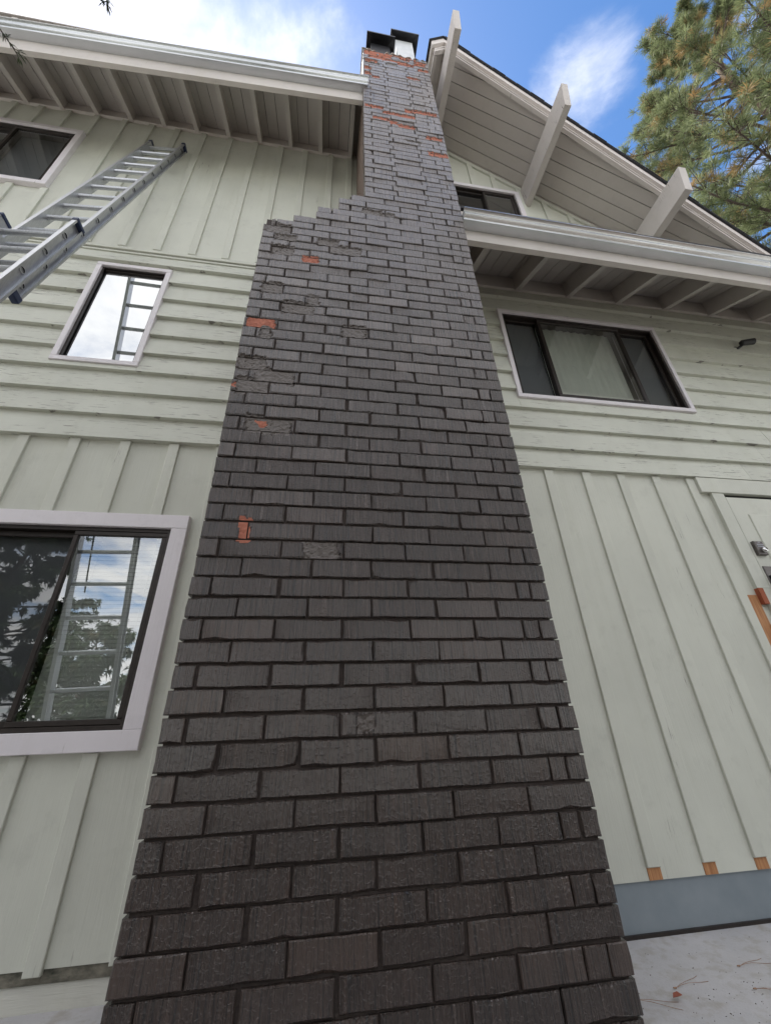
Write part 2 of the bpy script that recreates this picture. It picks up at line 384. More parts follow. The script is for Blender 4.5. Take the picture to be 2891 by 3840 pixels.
# sheathing with openings
ZL1, ZL2 = 2.592, 4.60          # left lap siding between these
wall_panel('wall_panel', 'mint_paint', -6.0, 0.02, 0.115, ZL1+0.05, D)
wall_panel('wall_panel', 'mint_paint', -6.0, 0.02, ZL1+0.05, 4.66, D+0.004)
wall_panel('wall_panel', 'mint_paint', -6.0, 0.72, 4.66, 7.35, D)
wall_panel('wall_panel', 'mint_paint', 1.40, 3.60, 0.19, 2.62, D)
wall_panel('wall_panel', 'mint_paint', 4.60, 7.4, 0.19, 2.62, D)
wall_panel('wall_panel', 'mint_paint', 1.40, 7.4, 2.62, 5.0, D+0.004)
hbox('foundation', 'cream_concrete', -6.0, 0.03, D+0.012, D+0.3, -0.3, 0.118)
hbox('foundation', 'blue_concrete', 1.40, 7.4, D+0.010, D+0.3, -0.3, 0.193)
hbox('sill_gap', 'mould', -6.0, 0.03, D+0.004, D+0.013, 0.073, 0.1145)
# dark strip along the foot of the right foundation
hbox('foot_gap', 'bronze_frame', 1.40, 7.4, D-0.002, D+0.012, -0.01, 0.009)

# --- left lower board and batten
def batten(x, w, z0, z1, mat='mint_paint', y=D, t=0.019, skip=True):
    segs = [(z0, z1)]
    if skip:
        for wd in WIN.values():
            if wd[0]-0.005 < x+w/2 < wd[1]+0.005:
                ns = []
                for a, b in segs:
                    if wd[3] <= a or wd[2] >= b: ns.append((a, b)); continue
                    if wd[2]-a > 0.02: ns.append((a, wd[2]-0.002))
                    if b-wd[3] > 0.02: ns.append((wd[3]+0.002, b))
                segs = ns
    for a, b in segs:
        j = rng.uniform(-0.002, 0.002)
        m = MB(); m.box(x+j, x+w+j, y-t, y, a, b, 0, 0.003)
        hs(m.build('batten', mat, house))
for i in range(16):
    x = -0.262-0.2965*i
    if x < -4.6: break
    batten(x, 0.064, 0.10 if i % 2 else 0.108, ZL1-0.002)
# --- left lap siding
def lap_boards(xa, xb, edges, mat, ztop_lim):
    for n, (za, zb) in enumerate(zip(edges, edges[1:])):
        za += rng.uniform(-0.003, 0.003)
        zt = zb+0.012
        segs = [(xa, xb, za, zt)]
        for wd in WIN.values():
            ns = []
            for a, b, c, d in segs:
                if wd[1] <= a or wd[0] >= b or wd[3] <= c or wd[2] >= d: ns.append((a, b, c, d)); continue
                if wd[0] > a: ns.append((a, wd[0]+0.004, c, d))
                if wd[1] < b: ns.append((wd[1]-0.004, b, c, d))
                lo, hi = max(a, wd[0]+0.004), min(b, wd[1]-0.004)
                if wd[2]-c > 0.015: ns.append((lo, hi, c, wd[2]+0.004))
                if d-wd[3] > 0.025: ns.append((lo, hi, wd[3]-0.004, d))
            segs = ns
        for a, b, c, d in segs:
            # butt joints in long runs
            cuts = [a]
            while b-cuts[-1] > 3.6: cuts.append(cuts[-1]+rng.uniform(1.7, 3.0))
            cuts.append(b)
            for p, q in zip(cuts, cuts[1:]):
                yf = lambda z: D-0.040+0.034*(z-za)/(zb+0.012-za)
                q2 = q-0.0025
                m = MB()
                vs = []
                nseg = max(1, int((q2-p)/0.5))
                ring = []
                for kx in range(nseg+1):
                    x = p+(q2-p)*kx/nseg; wv = rng.uniform(-0.0016, 0.0016)
                    ring.append([(x, yf(c)+wv, c+rng.uniform(-0.0018, 0.0018)), (x, yf(d)+wv, d), (x, D+0.002, d), (x, D+0.002, c)])
                vs = [v for r in ring for v in r]; fs = [(3, 2, 1, 0), tuple(4*nseg+k for k in range(4))]
                for kx in range(nseg):
                    o = 4*kx
                    for k in range(4): fs.append((o+k, o+(k+1) % 4, o+4+(k+1) % 4, o+4+k))
                m.add(vs, fs); hs(m.build('siding_board', mat, house))
lap_boards(-6.0, 0.02, [ZL1, 2.785, 2.990, 3.194, 3.392, 3.592, 3.806, 4.020, 4.236, 4.456, 4.605], 'mint_lap', 4.6)
lap_boards(1.40, 7.4, [2.575, 2.760, 2.970, 3.170, 3.372, 3.580, 3.786, 3.988, 4.192, 4.42, 4.63, 4.80], 'mint_lap', 4.8)
# drip moulding between the storeys on the left
m = MB(); m.hexa([(-6, D-0.030, 4.628), (0.03, D-0.030, 4.640), (0.03, D, 4.640), (-6, D, 4.628), (-6, D-0.034, 4.655), (0.03, D-0.034, 4.667), (0.03, D, 4.70), (-6, D, 4.69)])
hs(m.build('drip_moulding', 'mint_trim', house))
m = MB(); m.hexa([(-6, D-0.02, 4.597), (0.03, D-0.02, 4.605), (0.03, D, 4.605), (-6, D, 4.597), (-6, D-0.016, 4.622), (0.03, D-0.016, 4.634), (0.03, D, 4.634), (-6, D, 4.622)])
hs(m.build('drip_moulding', 'mint_trim', house))
# --- left upper battens
for x in (0.62, 0.397, 0.091, -0.195, -0.491, -0.778, -1.075, -1.362, -1.649, -1.93, -2.221, -2.512, -2.787, -3.048, -3.34, -3.63, -3.92, -4.21):
    batten(x-0.062, 0.062, 4.705, 7.10)
# --- right lower battens, their ends sawn off above the plinth
for x in (2.105, 2.415, 2.715, 3.022):
    batten(x, 0.072, 0.240, 2.57, t=0.016)
    hbox('raw_patch', 'raw_wood', x+0.002, x+0.074, D-0.0035, D+0.001, 0.191, 0.239)
batten(1.80, 0.072, 0.240, 2.57, t=0.016)
batten(3.322, 0.072, 0.195, 2.57, t=0.016)
for x in (4.95, 5.25, 5.55, 5.85, 6.15, 6.45, 6.75): batten(x, 0.072, 0.24, 2.57, t=0.016)
hbox('raw_jamb', 'raw_wood', 3.396, 3.486, D-0.004, D+0.001, 0.192, 1.616)
hbox('raw_jamb', 'red_wood', 3.4875, 3.528, D-0.0325, D-0.0015, 1.548, 1.658)
hbox('raw_jamb', 'red_wood', 3.4875, 3.520, D-0.0325, D-0.0015, 0.3, 1.412)
# door casing and door
hbox('door_casing', 'mint_trim', 3.398, 4.70, D-0.036, D-0.001, 2.436, 2.572, 0.002)
hbox('door_casing', 'mint_trim', 3.490, 3.598, D-0.028, D+0.001, 1.66, 2.4355, 0.002)
hbox('door_casing', 'mint_trim', 3.531, 3.598, D-0.028, D+0.001, 0.20, 1.66, 0.002)
hbox('door_casing', 'mint_trim', 4.602, 4.70, D-0.028, D+0.001, 0.20, 2.4355, 0.002)
door = hs(MB().box(3.604, 4.596, D-0.026, D+0.02, 0.21, 2.404, 0, 0.003).build('door', 'mint_trim', house))
DOFF = HOFF
def dbox(mb, name, mats):
    o = mb.build(name, mats, door); o.location = o.location - (0, 0, 0) if False else o.location
    return o
m = MB()       # raised inner panel of the door: rails proud of the field
m.box(3.73, 4.47, D-0.034, D-0.024, 1.3, 2.252, 0, 0.004)
m.build('door_panel', 'mint_trim', door)
m = MB(); kx0, kx1, kz0, kz1 = 3.621, 3.700, 1.905, 2.014
m.box(kx0, kx1, D-0.052, D-0.0255, kz0, kz1, 0, 0.005)
for r in range(2):
    for c in range(5):
        bx = kx0+0.016+c*0.0105; bz = kz1-0.034-r*0.015
        m.box(bx, bx+0.007, D-0.0545, D-0.051, bz, bz+0.009, 1)
m.box(kx0+0.03, kx0+0.05, D-0.0535, D-0.051, kz1-0.014, kz1-0.008, 1)
o = m.build('keypad', ['keypad_metal', 'button_grey'], door)
m = MB(); m.tube((kx0+0.045, D-0.052, kz0+0.035), (kx0+0.045, D-0.075, kz0+0.035), 0.020, 0.017, 16)
m.build('lock_knob', 'chrome', door, True)
m = MB(); m.box(3.618, 3.70, D-0.034, D-0.0255, 1.55, 1.823, 0, 0.004)
m.box(3.628, 3.69, D-0.085, D-0.034, 1.60, 1.75, 1, 0.006)
m.build('door_handle', ['keypad_metal', 'black_plastic'], door)

hbox('door_backing', 'room_dark', 3.602, 4.598, D+0.022, D+0.06, 0.0, 2.62)  # added dark board, stops light leaking through the door gaps
# --- windows
def window(key, trim_w, panes, glass_in=0.03, trim_mat='lilac_trim', frame=0.022):
    x0, x1, z0, z1 = WIN[key]
    win = empty('window', (0, 0, 0)); win.parent = house; win.location = -HOFF
    py = D-0.046
    t = trim_w
    for a in ((x0, x1, z1-t, z1), (x0, x1, z0, z0+t)):
        o = MB().box(a[0], a[1], py, D+0.03, a[2], a[3], 0, 0.003).build('window_trim', trim_mat, win)
    for a in ((x0, x0+t), (x1-t, x1)):
        MB().box(a[0], a[1], py+0.001, D+0.03, z0+t, z1-t, 0, 0.003).build('window_trim', trim_mat, win)
    ix0, ix1, iz0, iz1 = x0+t, x1-t, z0+t, z1-t
    fy = D-0.024
    f = frame
    m = MB()
    m.box(ix0, ix1, fy, fy+0.07, iz1-f, iz1); m.box(ix0, ix1, fy, fy+0.07, iz0, iz0+f)
    m.box(ix0, ix0+f, fy, fy+0.07, iz0+f, iz1-f); m.box(ix1-f, ix1, fy, fy+0.07, iz0+f, iz1-f)
    m.build('window_frame', 'bronze_frame', win)
    for (a, b, dy, gm, sash) in panes:
        a += ix0 if False else 0
        y = fy+dy
        m = MB(); s = sash
        zz0, zz1 = iz0+f+0.001, iz1-f-0.001
        m.box(a, b, y, y+0.025, zz1-s, zz1, 0, 0.003); m.box(a, b, y, y+0.025, zz0, zz0+s, 0, 0.003)
        m.box(a, a+s, y, y+0.025, zz0+s, zz1-s, 0, 0.003); m.box(b-s, b, y, y+0.025, zz0+s, zz1-s, 0, 0.003)
        m.build('sash', 'bronze_frame', win)
        mesh_obj('pane', [(a+s, y+0.012, zz0+s), (b-s, y+0.012, zz0+s), (b-s, y+0.012, zz1-s), (a+s, y+0.012, zz1-s)], [(0, 1, 2, 3)], gm, win)
    # dark room behind
    ry0, ry1 = fy+0.071, fy+1.6
    X0, X1, Z0, Z1 = ix0-0.02, ix1+0.02, iz0-0.02, iz1+0.02
    vs = [(X0, ry0, Z0), (X1, ry0, Z0), (X1, ry0, Z1), (X0, ry0, Z1), (X0, ry1, Z0), (X1, ry1, Z0), (X1, ry1, Z1), (X0, ry1, Z1)]
    mesh_obj('room', vs, [(0, 1, 5, 4), (2, 3, 7, 6), (1, 2, 6, 5), (3, 0, 4, 7), (4, 5, 6, 7)], 'room_dark', win)
    return win, (ix0, ix1, iz0, iz1, fy)
w1, b1 = window('w1', 0.087, [(-1.421, -0.905, 0.036, 'glass_dim', 0.03), (-0.925, -0.429, 0.004, 'glass_clear', 0.026)])
# mini blind inside the right half of the big window
m = MB()
for i in range(44):
    z = 0.95+i*0.0235
    if z > 1.93: break
    m.add([(-0.91, D+0.085, z), (-0.42, D+0.085, z), (-0.42, D+0.092, z+0.0242), (-0.91, D+0.092, z+0.0242)], [(0, 1, 2, 3)])
for x in (-0.82, -0.52): m.box(x, x+0.003, D+0.080, D+0.083, 0.94, 1.95)
m.build('blind', 'blind_white', w1)
mesh_obj('insect_screen', [(-1.40, D+0.072, 0.94), (-0.93, D+0.072, 0.94), (-0.93, D+0.072, 1.93), (-1.40, D+0.072, 1.93)], [(0, 1, 2, 3)], 'insect_screen', w1)
w2, b2 = window('w2', 0.040, [(-1.441, -0.944, 0.012, 'glass_sky', 0.012)], frame=0.014)
w3, b3 = window('w3', 0.055, [(-3.54, -2.84, 0.03, 'glass_dim', 0.03), (-2.875, -2.315, 0.004, 'glass_dim', 0.028)])
w4, b4 = window('w4', 0.040, [(2.10, 2.47, 0.034, 'glass_dim', 0.03), (2.435, 3.315, 0.003, 'glass_clear', 0.036), (3.285, 3.665, 0.034, 'glass_dim', 0.03)])
for a, b in ((2.12, 2.45), (3.31, 3.65)):
    mesh_obj('insect_screen', [(a, D+0.066, 3.36), (b, D+0.066, 3.36), (b, D+0.066, 4.35), (a, D+0.066, 4.35)], [(0, 1, 2, 3)], 'insect_screen', w4)
mesh_obj('insect_screen', [(-2.86, D+0.066, 5.53), (-2.33, D+0.066, 5.53), (-2.33, D+0.066, 6.52), (-2.86, D+0.066, 6.52)], [(0, 1, 2, 3)], 'insect_screen', w3)
n = 60; vs = []; fs = []
for i in range(n+1):
    x = 2.47+0.80*i/n; y = D+0.078+0.006*math.sin(i*1.1)
    vs += [(x, y, 3.35), (x, y, 4.36)]
for i in range(n): fs.append((2*i, 2*i+2, 2*i+3, 2*i+1))
mesh_obj('curtain', vs, fs, 'curtain', w4, smooth=True)
w5, b5 = window('w5', 0.062, [(1.56, 2.285, 0.03, 'glass_dim', 0.026), (2.26, 2.655, 0.004, 'glass_clear', 0.026)])

# --- left eave: rafters, sheathing boards, blocking, fascia, gutter
LS = 0.455
def lz(y): return 7.085+(y-D)*LS            # underside of the left rafters
RH = 0.15
rafL = [0.593-0.3555*i for i in range(13)]
for x in rafL:
    y0 = 0.075; w_ = 0.046
    m = MB(); m.hexa([(x-w_/2, y0, lz(y0)), (x+w_/2, y0, lz(y0)), (x+w_/2, D, lz(D)), (x-w_/2, D, lz(D)),
                      (x-w_/2, y0, lz(y0)+RH), (x+w_/2, y0, lz(y0)+RH), (x+w_/2, D, lz(D)+RH), (x-w_/2, D, lz(D)+RH)])
    hs(m.build('rafter', 'eave_paint', house))
for x0, x1 in zip(rafL[1:], rafL):
    hbox('blocking', 'eave_paint', x0+0.024, x1-0.024, D-0.03, D-0.001, lz(D)-0.004, lz(D)+RH-0.012)
edge = 0.685
xs = [edge]
while xs[-1] > -3.9: xs.append(xs[-1]-0.1185)
for a, b in zip(xs[1:], xs):
    y0, y1 = 0.06, D+0.05; g_ = 0.0025
    hs(MB().hexa([(a+g_, y0, lz(y0)+RH+0.001), (b-g_, y0, lz(y0)+RH+0.001), (b-g_, y1, lz(y1)+RH+0.001), (a+g_, y1, lz(y1)+RH+0.001),
                  (a+g_, y0, lz(y0)+RH+0.02), (b-g_, y0, lz(y0)+RH+0.02), (b-g_, y1, lz(y1)+RH+0.02), (a+g_, y1, lz(y1)+RH+0.02)]).build('soffit_board', 'soffit_paint', house))
def gl_y(x): return 0.061*(0.72-x)/3.18      # the left eave line is not quite parallel to the wall
def gl_z(x): return -0.10*(0.72-x)/3.18
def gutter(name, xa, xb, y_lip, z_lip, y_back, z_bot, fy=lambda x: 0, fz=lambda x: 0):
    """K-style profile open at the top, thin metal"""
    dlt = y_back-y_lip; h = z_lip-z_bot
    prof = [(y_back, z_lip+0.02), (y_back, z_bot), (y_lip+dlt*0.36, z_bot), (y_lip+dlt*0.34, z_bot+0.012), (y_lip+dlt*0.30, z_bot+0.016)]
    for k in range(1, 9):      # ogee
        a = k/8; yy = y_lip+dlt*(0.30-0.30*a+0.10*math.sin(a*math.pi*2)*-1); zz = z_bot+0.016+(h-0.022)*a
        prof.append((yy, zz))
    prof += [(y_lip-0.004, z_lip-0.004), (y_lip-0.003, z_lip+0.004), (y_lip+0.008, z_lip+0.004), (y_lip+0.009, z_lip-0.002)]
    nx = max(2, int((xb-xa)/0.6)); npr = len(prof)
    vs = []; fs = []
    for i in range(nx+1):
        x = xa+(xb-xa)*i/nx; wob = rng.uniform(-0.0012, 0.0012)
        vs += [(x, y+fy(x), z+fz(x)+wob) for y, z in prof]
    for i in range(nx):
        for k in range(npr-1):
            o = i*npr+k; fs.append((o, o+1, o+npr+1, o+npr))
    for i in (0, nx):   # end caps
        fs.append(tuple(i*npr+k for k in range(npr-3)))
    o = mesh_obj(name, vs, fs, 'gutter_metal', house, smooth=True)
    md = o.modifiers.new('thick', 'SOLIDIFY'); md.thickness = 0.0016; md.offset = 0
    bm = bmesh.new(); bm.from_mesh(o.data); bmesh.ops.recalc_face_normals(bm, faces=bm.faces)
    bm.to_mesh(o.data); bm.free()
    for p in o.data.polygons: p.use_smooth = len(p.vertices) == 4
    for e in o.data.edges: pass
    ms = o.modifiers.new('edge', 'EDGE_SPLIT'); ms.split_angle = math.radians(38)
    return hs(o)
XL = -4.2
gutter('gutter', XL, 0.722, -0.055, 6.700, 0.050, 6.612, gl_y, gl_z)
m = MB()
y0, y1, zb, zt = 0.051, 0.090, 6.425, 6.86
m.hexa([(XL, y0+gl_y(XL), zb+gl_z(XL)*1.3), (0.69, y0+gl_y(0.69), zb), (0.69, y1+gl_y(0.69), zb), (XL, y1+gl_y(XL), zb+gl_z(XL)*1.3),
        (XL, y0+gl_y(XL), zt), (0.69, y0+gl_y(0.69), zt), (0.69, y1+gl_y(0.69), zt), (XL, y1+gl_y(XL), zt)])
hs(m.build('fascia', 'eave_paint', house))
# drip edge and shingled roof above the left eave
def roof_left(x0, x1):
    m = MB(); z = lambda y: lz(y)+RH+0.022
    ya, yb = 0.10, 6.0
    m.hexa([(x0, ya, z(ya)), (x1, ya, z(ya)), (x1, yb, z(yb)), (x0, yb, z(yb)), (x0, ya, z(ya)+0.03), (x1, ya, z(ya)+0.03), (x1, yb, z(yb)+0.03), (x0, yb, z(yb)+0.03)])
    hs(m.build('roof', 'shingle', house))
roof_left(-6.0, 0.66)
m = MB(); z = lambda y: lz(y)+RH+0.022
m.hexa([(0.661, 0.66, z(0.66)), (1.44, 0.66, z(0.66)), (1.44, 6, z(6)), (0.661, 6, z(6)), (0.661, 0.66, z(0.66)+0.03), (1.44, 0.66, z(0.66)+0.03), (1.44, 6, z(6)+0.03), (0.661, 6, z(6)+0.03)])
hs(m.build('roof', 'shingle', house))

# --- right lower eave
RS = 0.56
def rz(y): return 4.79+(y-D)*RS
RH2 = 0.20
rafR = [1.735+0.565*i for i in range(11)]
for x in rafR:
    y0 = 0.105; w_ = 0.05
    m = MB(); x += 0.025
    m.hexa([(x-w_/2, y0, rz(y0)), (x+w_/2, y0, rz(y0)), (x+w_/2, D, rz(D)), (x-w_/2, D, rz(D)),
            (x-w_/2, y0, rz(y0)+RH2), (x+w_/2, y0, rz(y0)+RH2), (x+w_/2, D, rz(D)+RH2), (x-w_/2, D, rz(D)+RH2)])
    hs(m.build('rafter', 'eave_paint', house))
for x0, x1 in zip([1.435-0.05]+rafR, rafR):
    hbox('blocking', 'eave_paint', x0+0.051, x1-0.001, D-0.035, D-0.001, rz(D)-0.004, rz(D)+RH2-0.022)
xs = [1.440]
while xs[-1] < 7.4: xs.append(xs[-1]+0.117)
for a, b in zip(xs, xs[1:]):
    y0, y1 = 0.09, D+0.05; g_ = 0.003; t_ = RH2+0.001
    hs(MB().hexa([(a+g_, y0, rz(y0)+t_), (b-g_, y0, rz(y0)+t_), (b-g_, y1, rz(y1)+t_), (a+g_, y1, rz(y1)+t_),
                  (a+g_, y0, rz(y0)+t_+0.02), (b-g_, y0, rz(y0)+t_+0.02), (b-g_, y1, rz(y1)+t_+0.02), (a+g_, y1, rz(y1)+t_+0.02)]).build('soffit_board', 'soffit_paint', house))
def gr_z(x): return -0.030*(x-1.43)/1.5*0.5
gutter('gutter', 1.436, 7.5, -0.055, 4.375, 0.062, 4.295, fz=gr_z)
m = MB(); m.hexa([(1.452, 0.064, 4.165), (7.5, 0.064, 4.12), (7.5, 0.105, 4.12), (1.452, 0.105, 4.165), (1.452, 0.064, 4.58), (7.5, 0.064, 4.58), (7.5, 0.105, 4.58), (1.452, 0.105, 4.58)])
hs(m.build('fascia', 'eave_paint', house))
m = MB(); z = lambda y: rz(y)+RH2+0.023
m.hexa([(1.445, 0.045, z(0.045)), (7.5, 0.045, z(0.045)), (7.5, D-0.001, z(D)), (1.445, D-0.001, z(D)), (1.445, 0.045, z(0.045)+0.03), (7.5, 0.045, z(0.045)+0.03), (7.5, D-0.001, z(D)+0.03), (1.445, D-0.001, z(D)+0.03)])
hs(m.build('roof', 'shingle', house))

# --- gable: wall, soffit boards, outlooker beams, raking fascia, roof
GS = 0.787; RX = 1.640
def gz(x): return 7.758-GS*(x-1.916)         # underside of the gable soffit, right slope
def gzl(x): return gz(RX)-GS*(RX-x)           # left of the ridge
def rake_y(x): return -0.058+0.131*(x-1.65)   # outer edge of the soffit: the overhang grows towards the ridge
m = MB()
hx = WIN['w5']
def gquad(xa, xb, za0, zb0, za1, zb1):
    m.hexa([(xa, D, za0), (xb, D, zb0), (xb, D+0.03, zb0), (xa, D+0.03, za0), (xa, D, za1), (xb, D, zb1), (xb, D+0.03, zb1), (xa, D+0.03, za1)])
wx0, wx1, wz0, wz1 = hx[0]+0.03, hx[1]-0.03, hx[2]+0.03, hx[3]-0.03
gquad(0.72, wx0, 5.0, 5.0, gzl(0.72), gzl(wx0))
gquad(wx0, RX, wz1, wz1, gzl(wx0), gz(RX)); gquad(RX, wx1, wz1, wz1, gz(RX), gz(wx1)); gquad(wx0, wx1, 5.0, 5.0, wz0, wz0)
gquad(wx1, 5.3, 5.0, 5.0, gz(wx1), gz(5.3))
hs(m.build('gable_wall', 'mint_paint', house))
for x in (1.85, 2.142, 2.430, 2.745, 3.05, 3.35, 3.65, 3.95, 4.25, 4.55):
    z0 = 5.02; zt = gz(x+0.066)-0.075
    if x < 2.7: z0 = hx[3]+0.002
    if zt-z0 > 0.05:
        mm = MB(); mm.hexa([(x, D-0.019, z0), (x+0.066, D-0.019, z0), (x+0.066, D, z0), (x, D, z0), (x, D-0.019, zt+0.066*GS), (x+0.066, D-0.019, zt), (x+0.066, D, zt), (x, D, zt+0.066*GS)])
        hs(mm.build('batten', 'mint_paint', house))
mm = MB(); mm.hexa([(RX, D-0.021, gz(RX)-0.085), (5.2, D-0.021, gz(5.2)-0.085), (5.2, D, gz(5.2)-0.085), (RX, D, gz(RX)-0.085), (RX, D-0.021, gz(RX)), (5.2, D-0.021, gz(5.2)), (5.2, D, gz(5.2)), (RX, D, gz(RX))])
hs(mm.build('frieze_board', 'mint_trim', house))
# soffit boards run along the slope, parallel to the wall
jy = [0.0195+0.123*k for k in range(7)]
jy = [-0.227, -0.104]+jy+[D]
for a, b in zip(jy, jy[1:]):
    y0, y1 = a+0.003, b-0.003
    xe = lambda y: min(5.35, 1.65+(y+0.040+0.058)/0.131) # where the rake cuts this line
    xb0, xb1 = max(RX, xe(y0)), max(RX, xe(y1))
    if xb1 <= RX+0.01: continue
    lo = [(RX, y0, gz(RX)), (xb0, y0, gz(xb0)), (xb1, y1, gz(xb1)), (RX, y1, gz(RX))]
    if xb0 <= RX+0.001:
        # triangle at the tip
        ys = rake_y(RX)-0.04
        lo = [(RX, ys, gz(RX)), (RX+0.002, ys, gz(RX+0.002)), (xb1, y1, gz(xb1)), (RX, y1, gz(RX))]
    mm = MB(); mm.hexa(lo+[(p[0], p[1], p[2]+0.022) for p in lo]); hs(mm.build('soffit_board', 'soffit_paint', house))
LXE = 1.468     # the left slope stops beside the chimney
mm = MB(); lo = [(LXE+0.06, rake_y(RX)-0.04+0.02, gzl(LXE+0.06)), (RX-0.001, rake_y(RX)-0.04, gzl(RX)), (RX-0.001, D, gzl(RX)), (LXE+0.06, D, gzl(LXE+0.06))]
mm.hexa(lo+[(p[0], p[1], p[2]+0.022) for p in lo]); hs(mm.build('soffit_board', 'soffit_paint', house))
# raking fascia: two stepped boards, right and left of the ridge
def rake(name, xa, xb, zf, yo, dz0, dz1, th, mat):
    yy = lambda x: (rake_y(x) if x >= RX else rake_y(RX)+0.10*(RX-x))+yo
    mm = MB()
    mm.hexa([(xa, yy(xa), zf(xa)+dz0), (xb, yy(xb), zf(xb)+dz0), (xb, yy(xb)+th, zf(xb)+dz0), (xa, yy(xa)+th, zf(xa)+dz0),
             (xa, yy(xa), zf(xa)+dz1), (xb, yy(xb), zf(xb)+dz1), (xb, yy(xb)+th, zf(xb)+dz1), (xa, yy(xa)+th, zf(xa)+dz1)])
    return hs(mm.build(name, mat, house))
rake('raking_fascia', RX+0.001, 5.6, gz, -0.030, -0.035, 0.135, 0.038, 'rake_paint')
rake('raking_fascia', RX+0.001, 5.6, gz, -0.062, 0.075, 0.20, 0.0315, 'rake_paint')
rake('raking_fascia', LXE+0.052, RX, gzl, -0.030, -0.035, 0.135, 0.038, 'rake_paint')
rake('raking_fascia', LXE+0.018, RX, gzl, -0.062, 0.075, 0.20, 0.0315, 'rake_paint')
# eave return running back beside the chimney
def ret(x0, x1, y0, y1, dz0, dz1, name='fascia', mat='eave_paint'):
    zc_ = gzl((x0+x1)/2)
    return hbox(name, mat, x0, x1, y0, y1, zc_+dz0, zc_+dz1)
ret(LXE+0.052, LXE+0.088, rake_y(RX)+0.03, 0.36, -0.035, 0.135)
ret(LXE+0.018, LXE+0.0515, rake_y(RX)-0.01, 0.34, 0.075, 0.20)
hbox('gap_filler', 'shingle', 1.437, LXE+0.061, 0.365, D-0.002, gzl(1.5)-0.06, gzl(1.5)+0.20)  # added dark block standing for the shaded gap beside the chimney
# gable roof covering
mm = MB(); ov = 0.082
def ry(x): return (rake_y(x) if x >= RX else rake_y(RX)+0.10*(RX-x))-ov
for xa, xb, zf, yb in ((RX, 5.62, gz, 6.0), (LXE-0.012, RX, gzl, 0.34)):
    lo = [(xa, ry(xa), zf(xa)+0.201), (xb, ry(xb), zf(xb)+0.201), (xb, yb, zf(xb)+0.201), (xa, yb, zf(xa)+0.201)]
    mm.hexa(lo+[(p[0], p[1], p[2]+0.016) for p in lo])
hs(mm.build('roof', 'shingle', house))
# ragged shingle tabs along the rake
mm = MB(); x = RX+0.02
while x < 5.5:
    L_ = rng.uniform(0.10, 0.16); o = rng.uniform(0.002, 0.009)
    xb = x+L_
    lo = [(x, ry(x)-o, gz(x)+0.2185), (xb, ry(xb)-o, gz(xb)+0.2185), (xb, ry(xb)+0.1, gz(xb)+0.2185), (x, ry(x)+0.1, gz(x)+0.2185)]
    mm.hexa(lo+[(p[0], p[1], p[2]+0.010+rng.uniform(0, 0.006)) for p in lo]); x = xb+0.004
so = mm.build('shingle_edge', 'shingle', house); hs(so); so['kind'] = 'stuff'
# outlooker beams with slanted ends
def beam(x, w_, zb, h, y_tip_b, slant, y_wall=D):
    mm = MB()
    zt = zb+h
    # slight irregular end
    pts = [(x, y_tip_b, zb), (x+w_, y_tip_b, zb), (x+w_, y_wall, zb), (x, y_wall, zb), (x, y_tip_b-slant, zt), (x+w_, y_tip_b-slant, zt), (x+w_, y_wall, zt), (x, y_wall, zt)]
    mm.hexa(pts); o = mm.build('outlooker_beam', 'beam_paint', house)
    bv = o.modifiers.new('bevel', 'BEVEL'); bv.width = 0.004; bv.segments = 2
    return hs(o)
beam(1.625, 0.074, 7.43, 0.36, -0.357, 0.06)
beam(2.800, 0.074, 6.625, 0.335, -0.160, 0.072)
beam(4.010, 0.090, 5.685, 0.33, 0.035, 0.06)
# closing walls and rear slopes so that the house stands as a volume
hbox('side_wall', 'mint_paint', -6.05, -6.0, D, 6.0, 0.0, 9.4)
hbox('side_wall', 'mint_paint', 7.4, 7.45, D, 6.0, 0.0, 4.95)
hbox('rear_wall', 'mint_paint', -6.0, 7.4, 6.0, 6.05, 0.0, 7.0)

# ------------------------------------------------------------------ chimney
chim = empty('chimney', (W/2, 0.3, 0)); tag(chim, 'tall dark brown painted brick chimney with stepped shoulder and flaking red patches', 'chimney')
COFF = Vector((W/2, 0.3, 0))
def cs(o): o.location = o.location - COFF; return o
def zk(k): return (49.75-k)*SC             # top of course k
SX = 0.679                                  # left edge of the upper stack
JT = 0.0078
def row_left(k):
    if k >= 0: return 0.0
    return {-1: 0.172, -2: 0.333, -3: 0.340, -4: 0.484, -5: 0.484, -6: 0.556}.get(k, SX)
HPAT = [0, .86, .99, 3.95, 4.11, 7.08, 7.28, 10.37, 10.52, 13.56, 13.72, 16.23, 16.35, 17.12, 17.22, 18.044]
SPAT = [0, 2.17, 2.33, 5.42, 5.59, 8.56, 8.71, 11.75, 11.91, 14.96, 15.08, 18.044]
HST = [8.55, 9.38, 9.52, 11.75, 11.88, 14.85, 14.98, 16.35, 16.48, 18.044]
SST = [8.55, 11.35, 11.48, 14.45, 14.58, 17.2, 17.32, 18.044]
def row_pieces(k):
    if k <= -7:
        pat = HST if k % 2 == 0 else SST
    else:
        pat = HPAT if k % 2 == 0 else SPAT
    xl = row_left(k); out = []
    for a, b in zip(pat[::2], pat[1::2]):
        a *= SC; b *= SC
        if b <= xl+0.02: continue
        out.append((max(a, xl), b))
    # move the inner joints a little, as a mason would
    res = []
    for i, (a, b) in enumerate(out):
        ja = rng.uniform(-0.006, 0.006) if i else rng.uniform(-0.002, 0.002)
        res.append([a+ja-(0.0030 if i else 0), b+0.0030])
    for i in range(len(res)-1): res[i][1] = min(res[i][1]+rng.uniform(-0.004, 0.004), res[i+1][0]-0.0055)
    res[-1][1] = W+rng.uniform(-0.003, 0.002)
    return [tuple(r) for r in res]
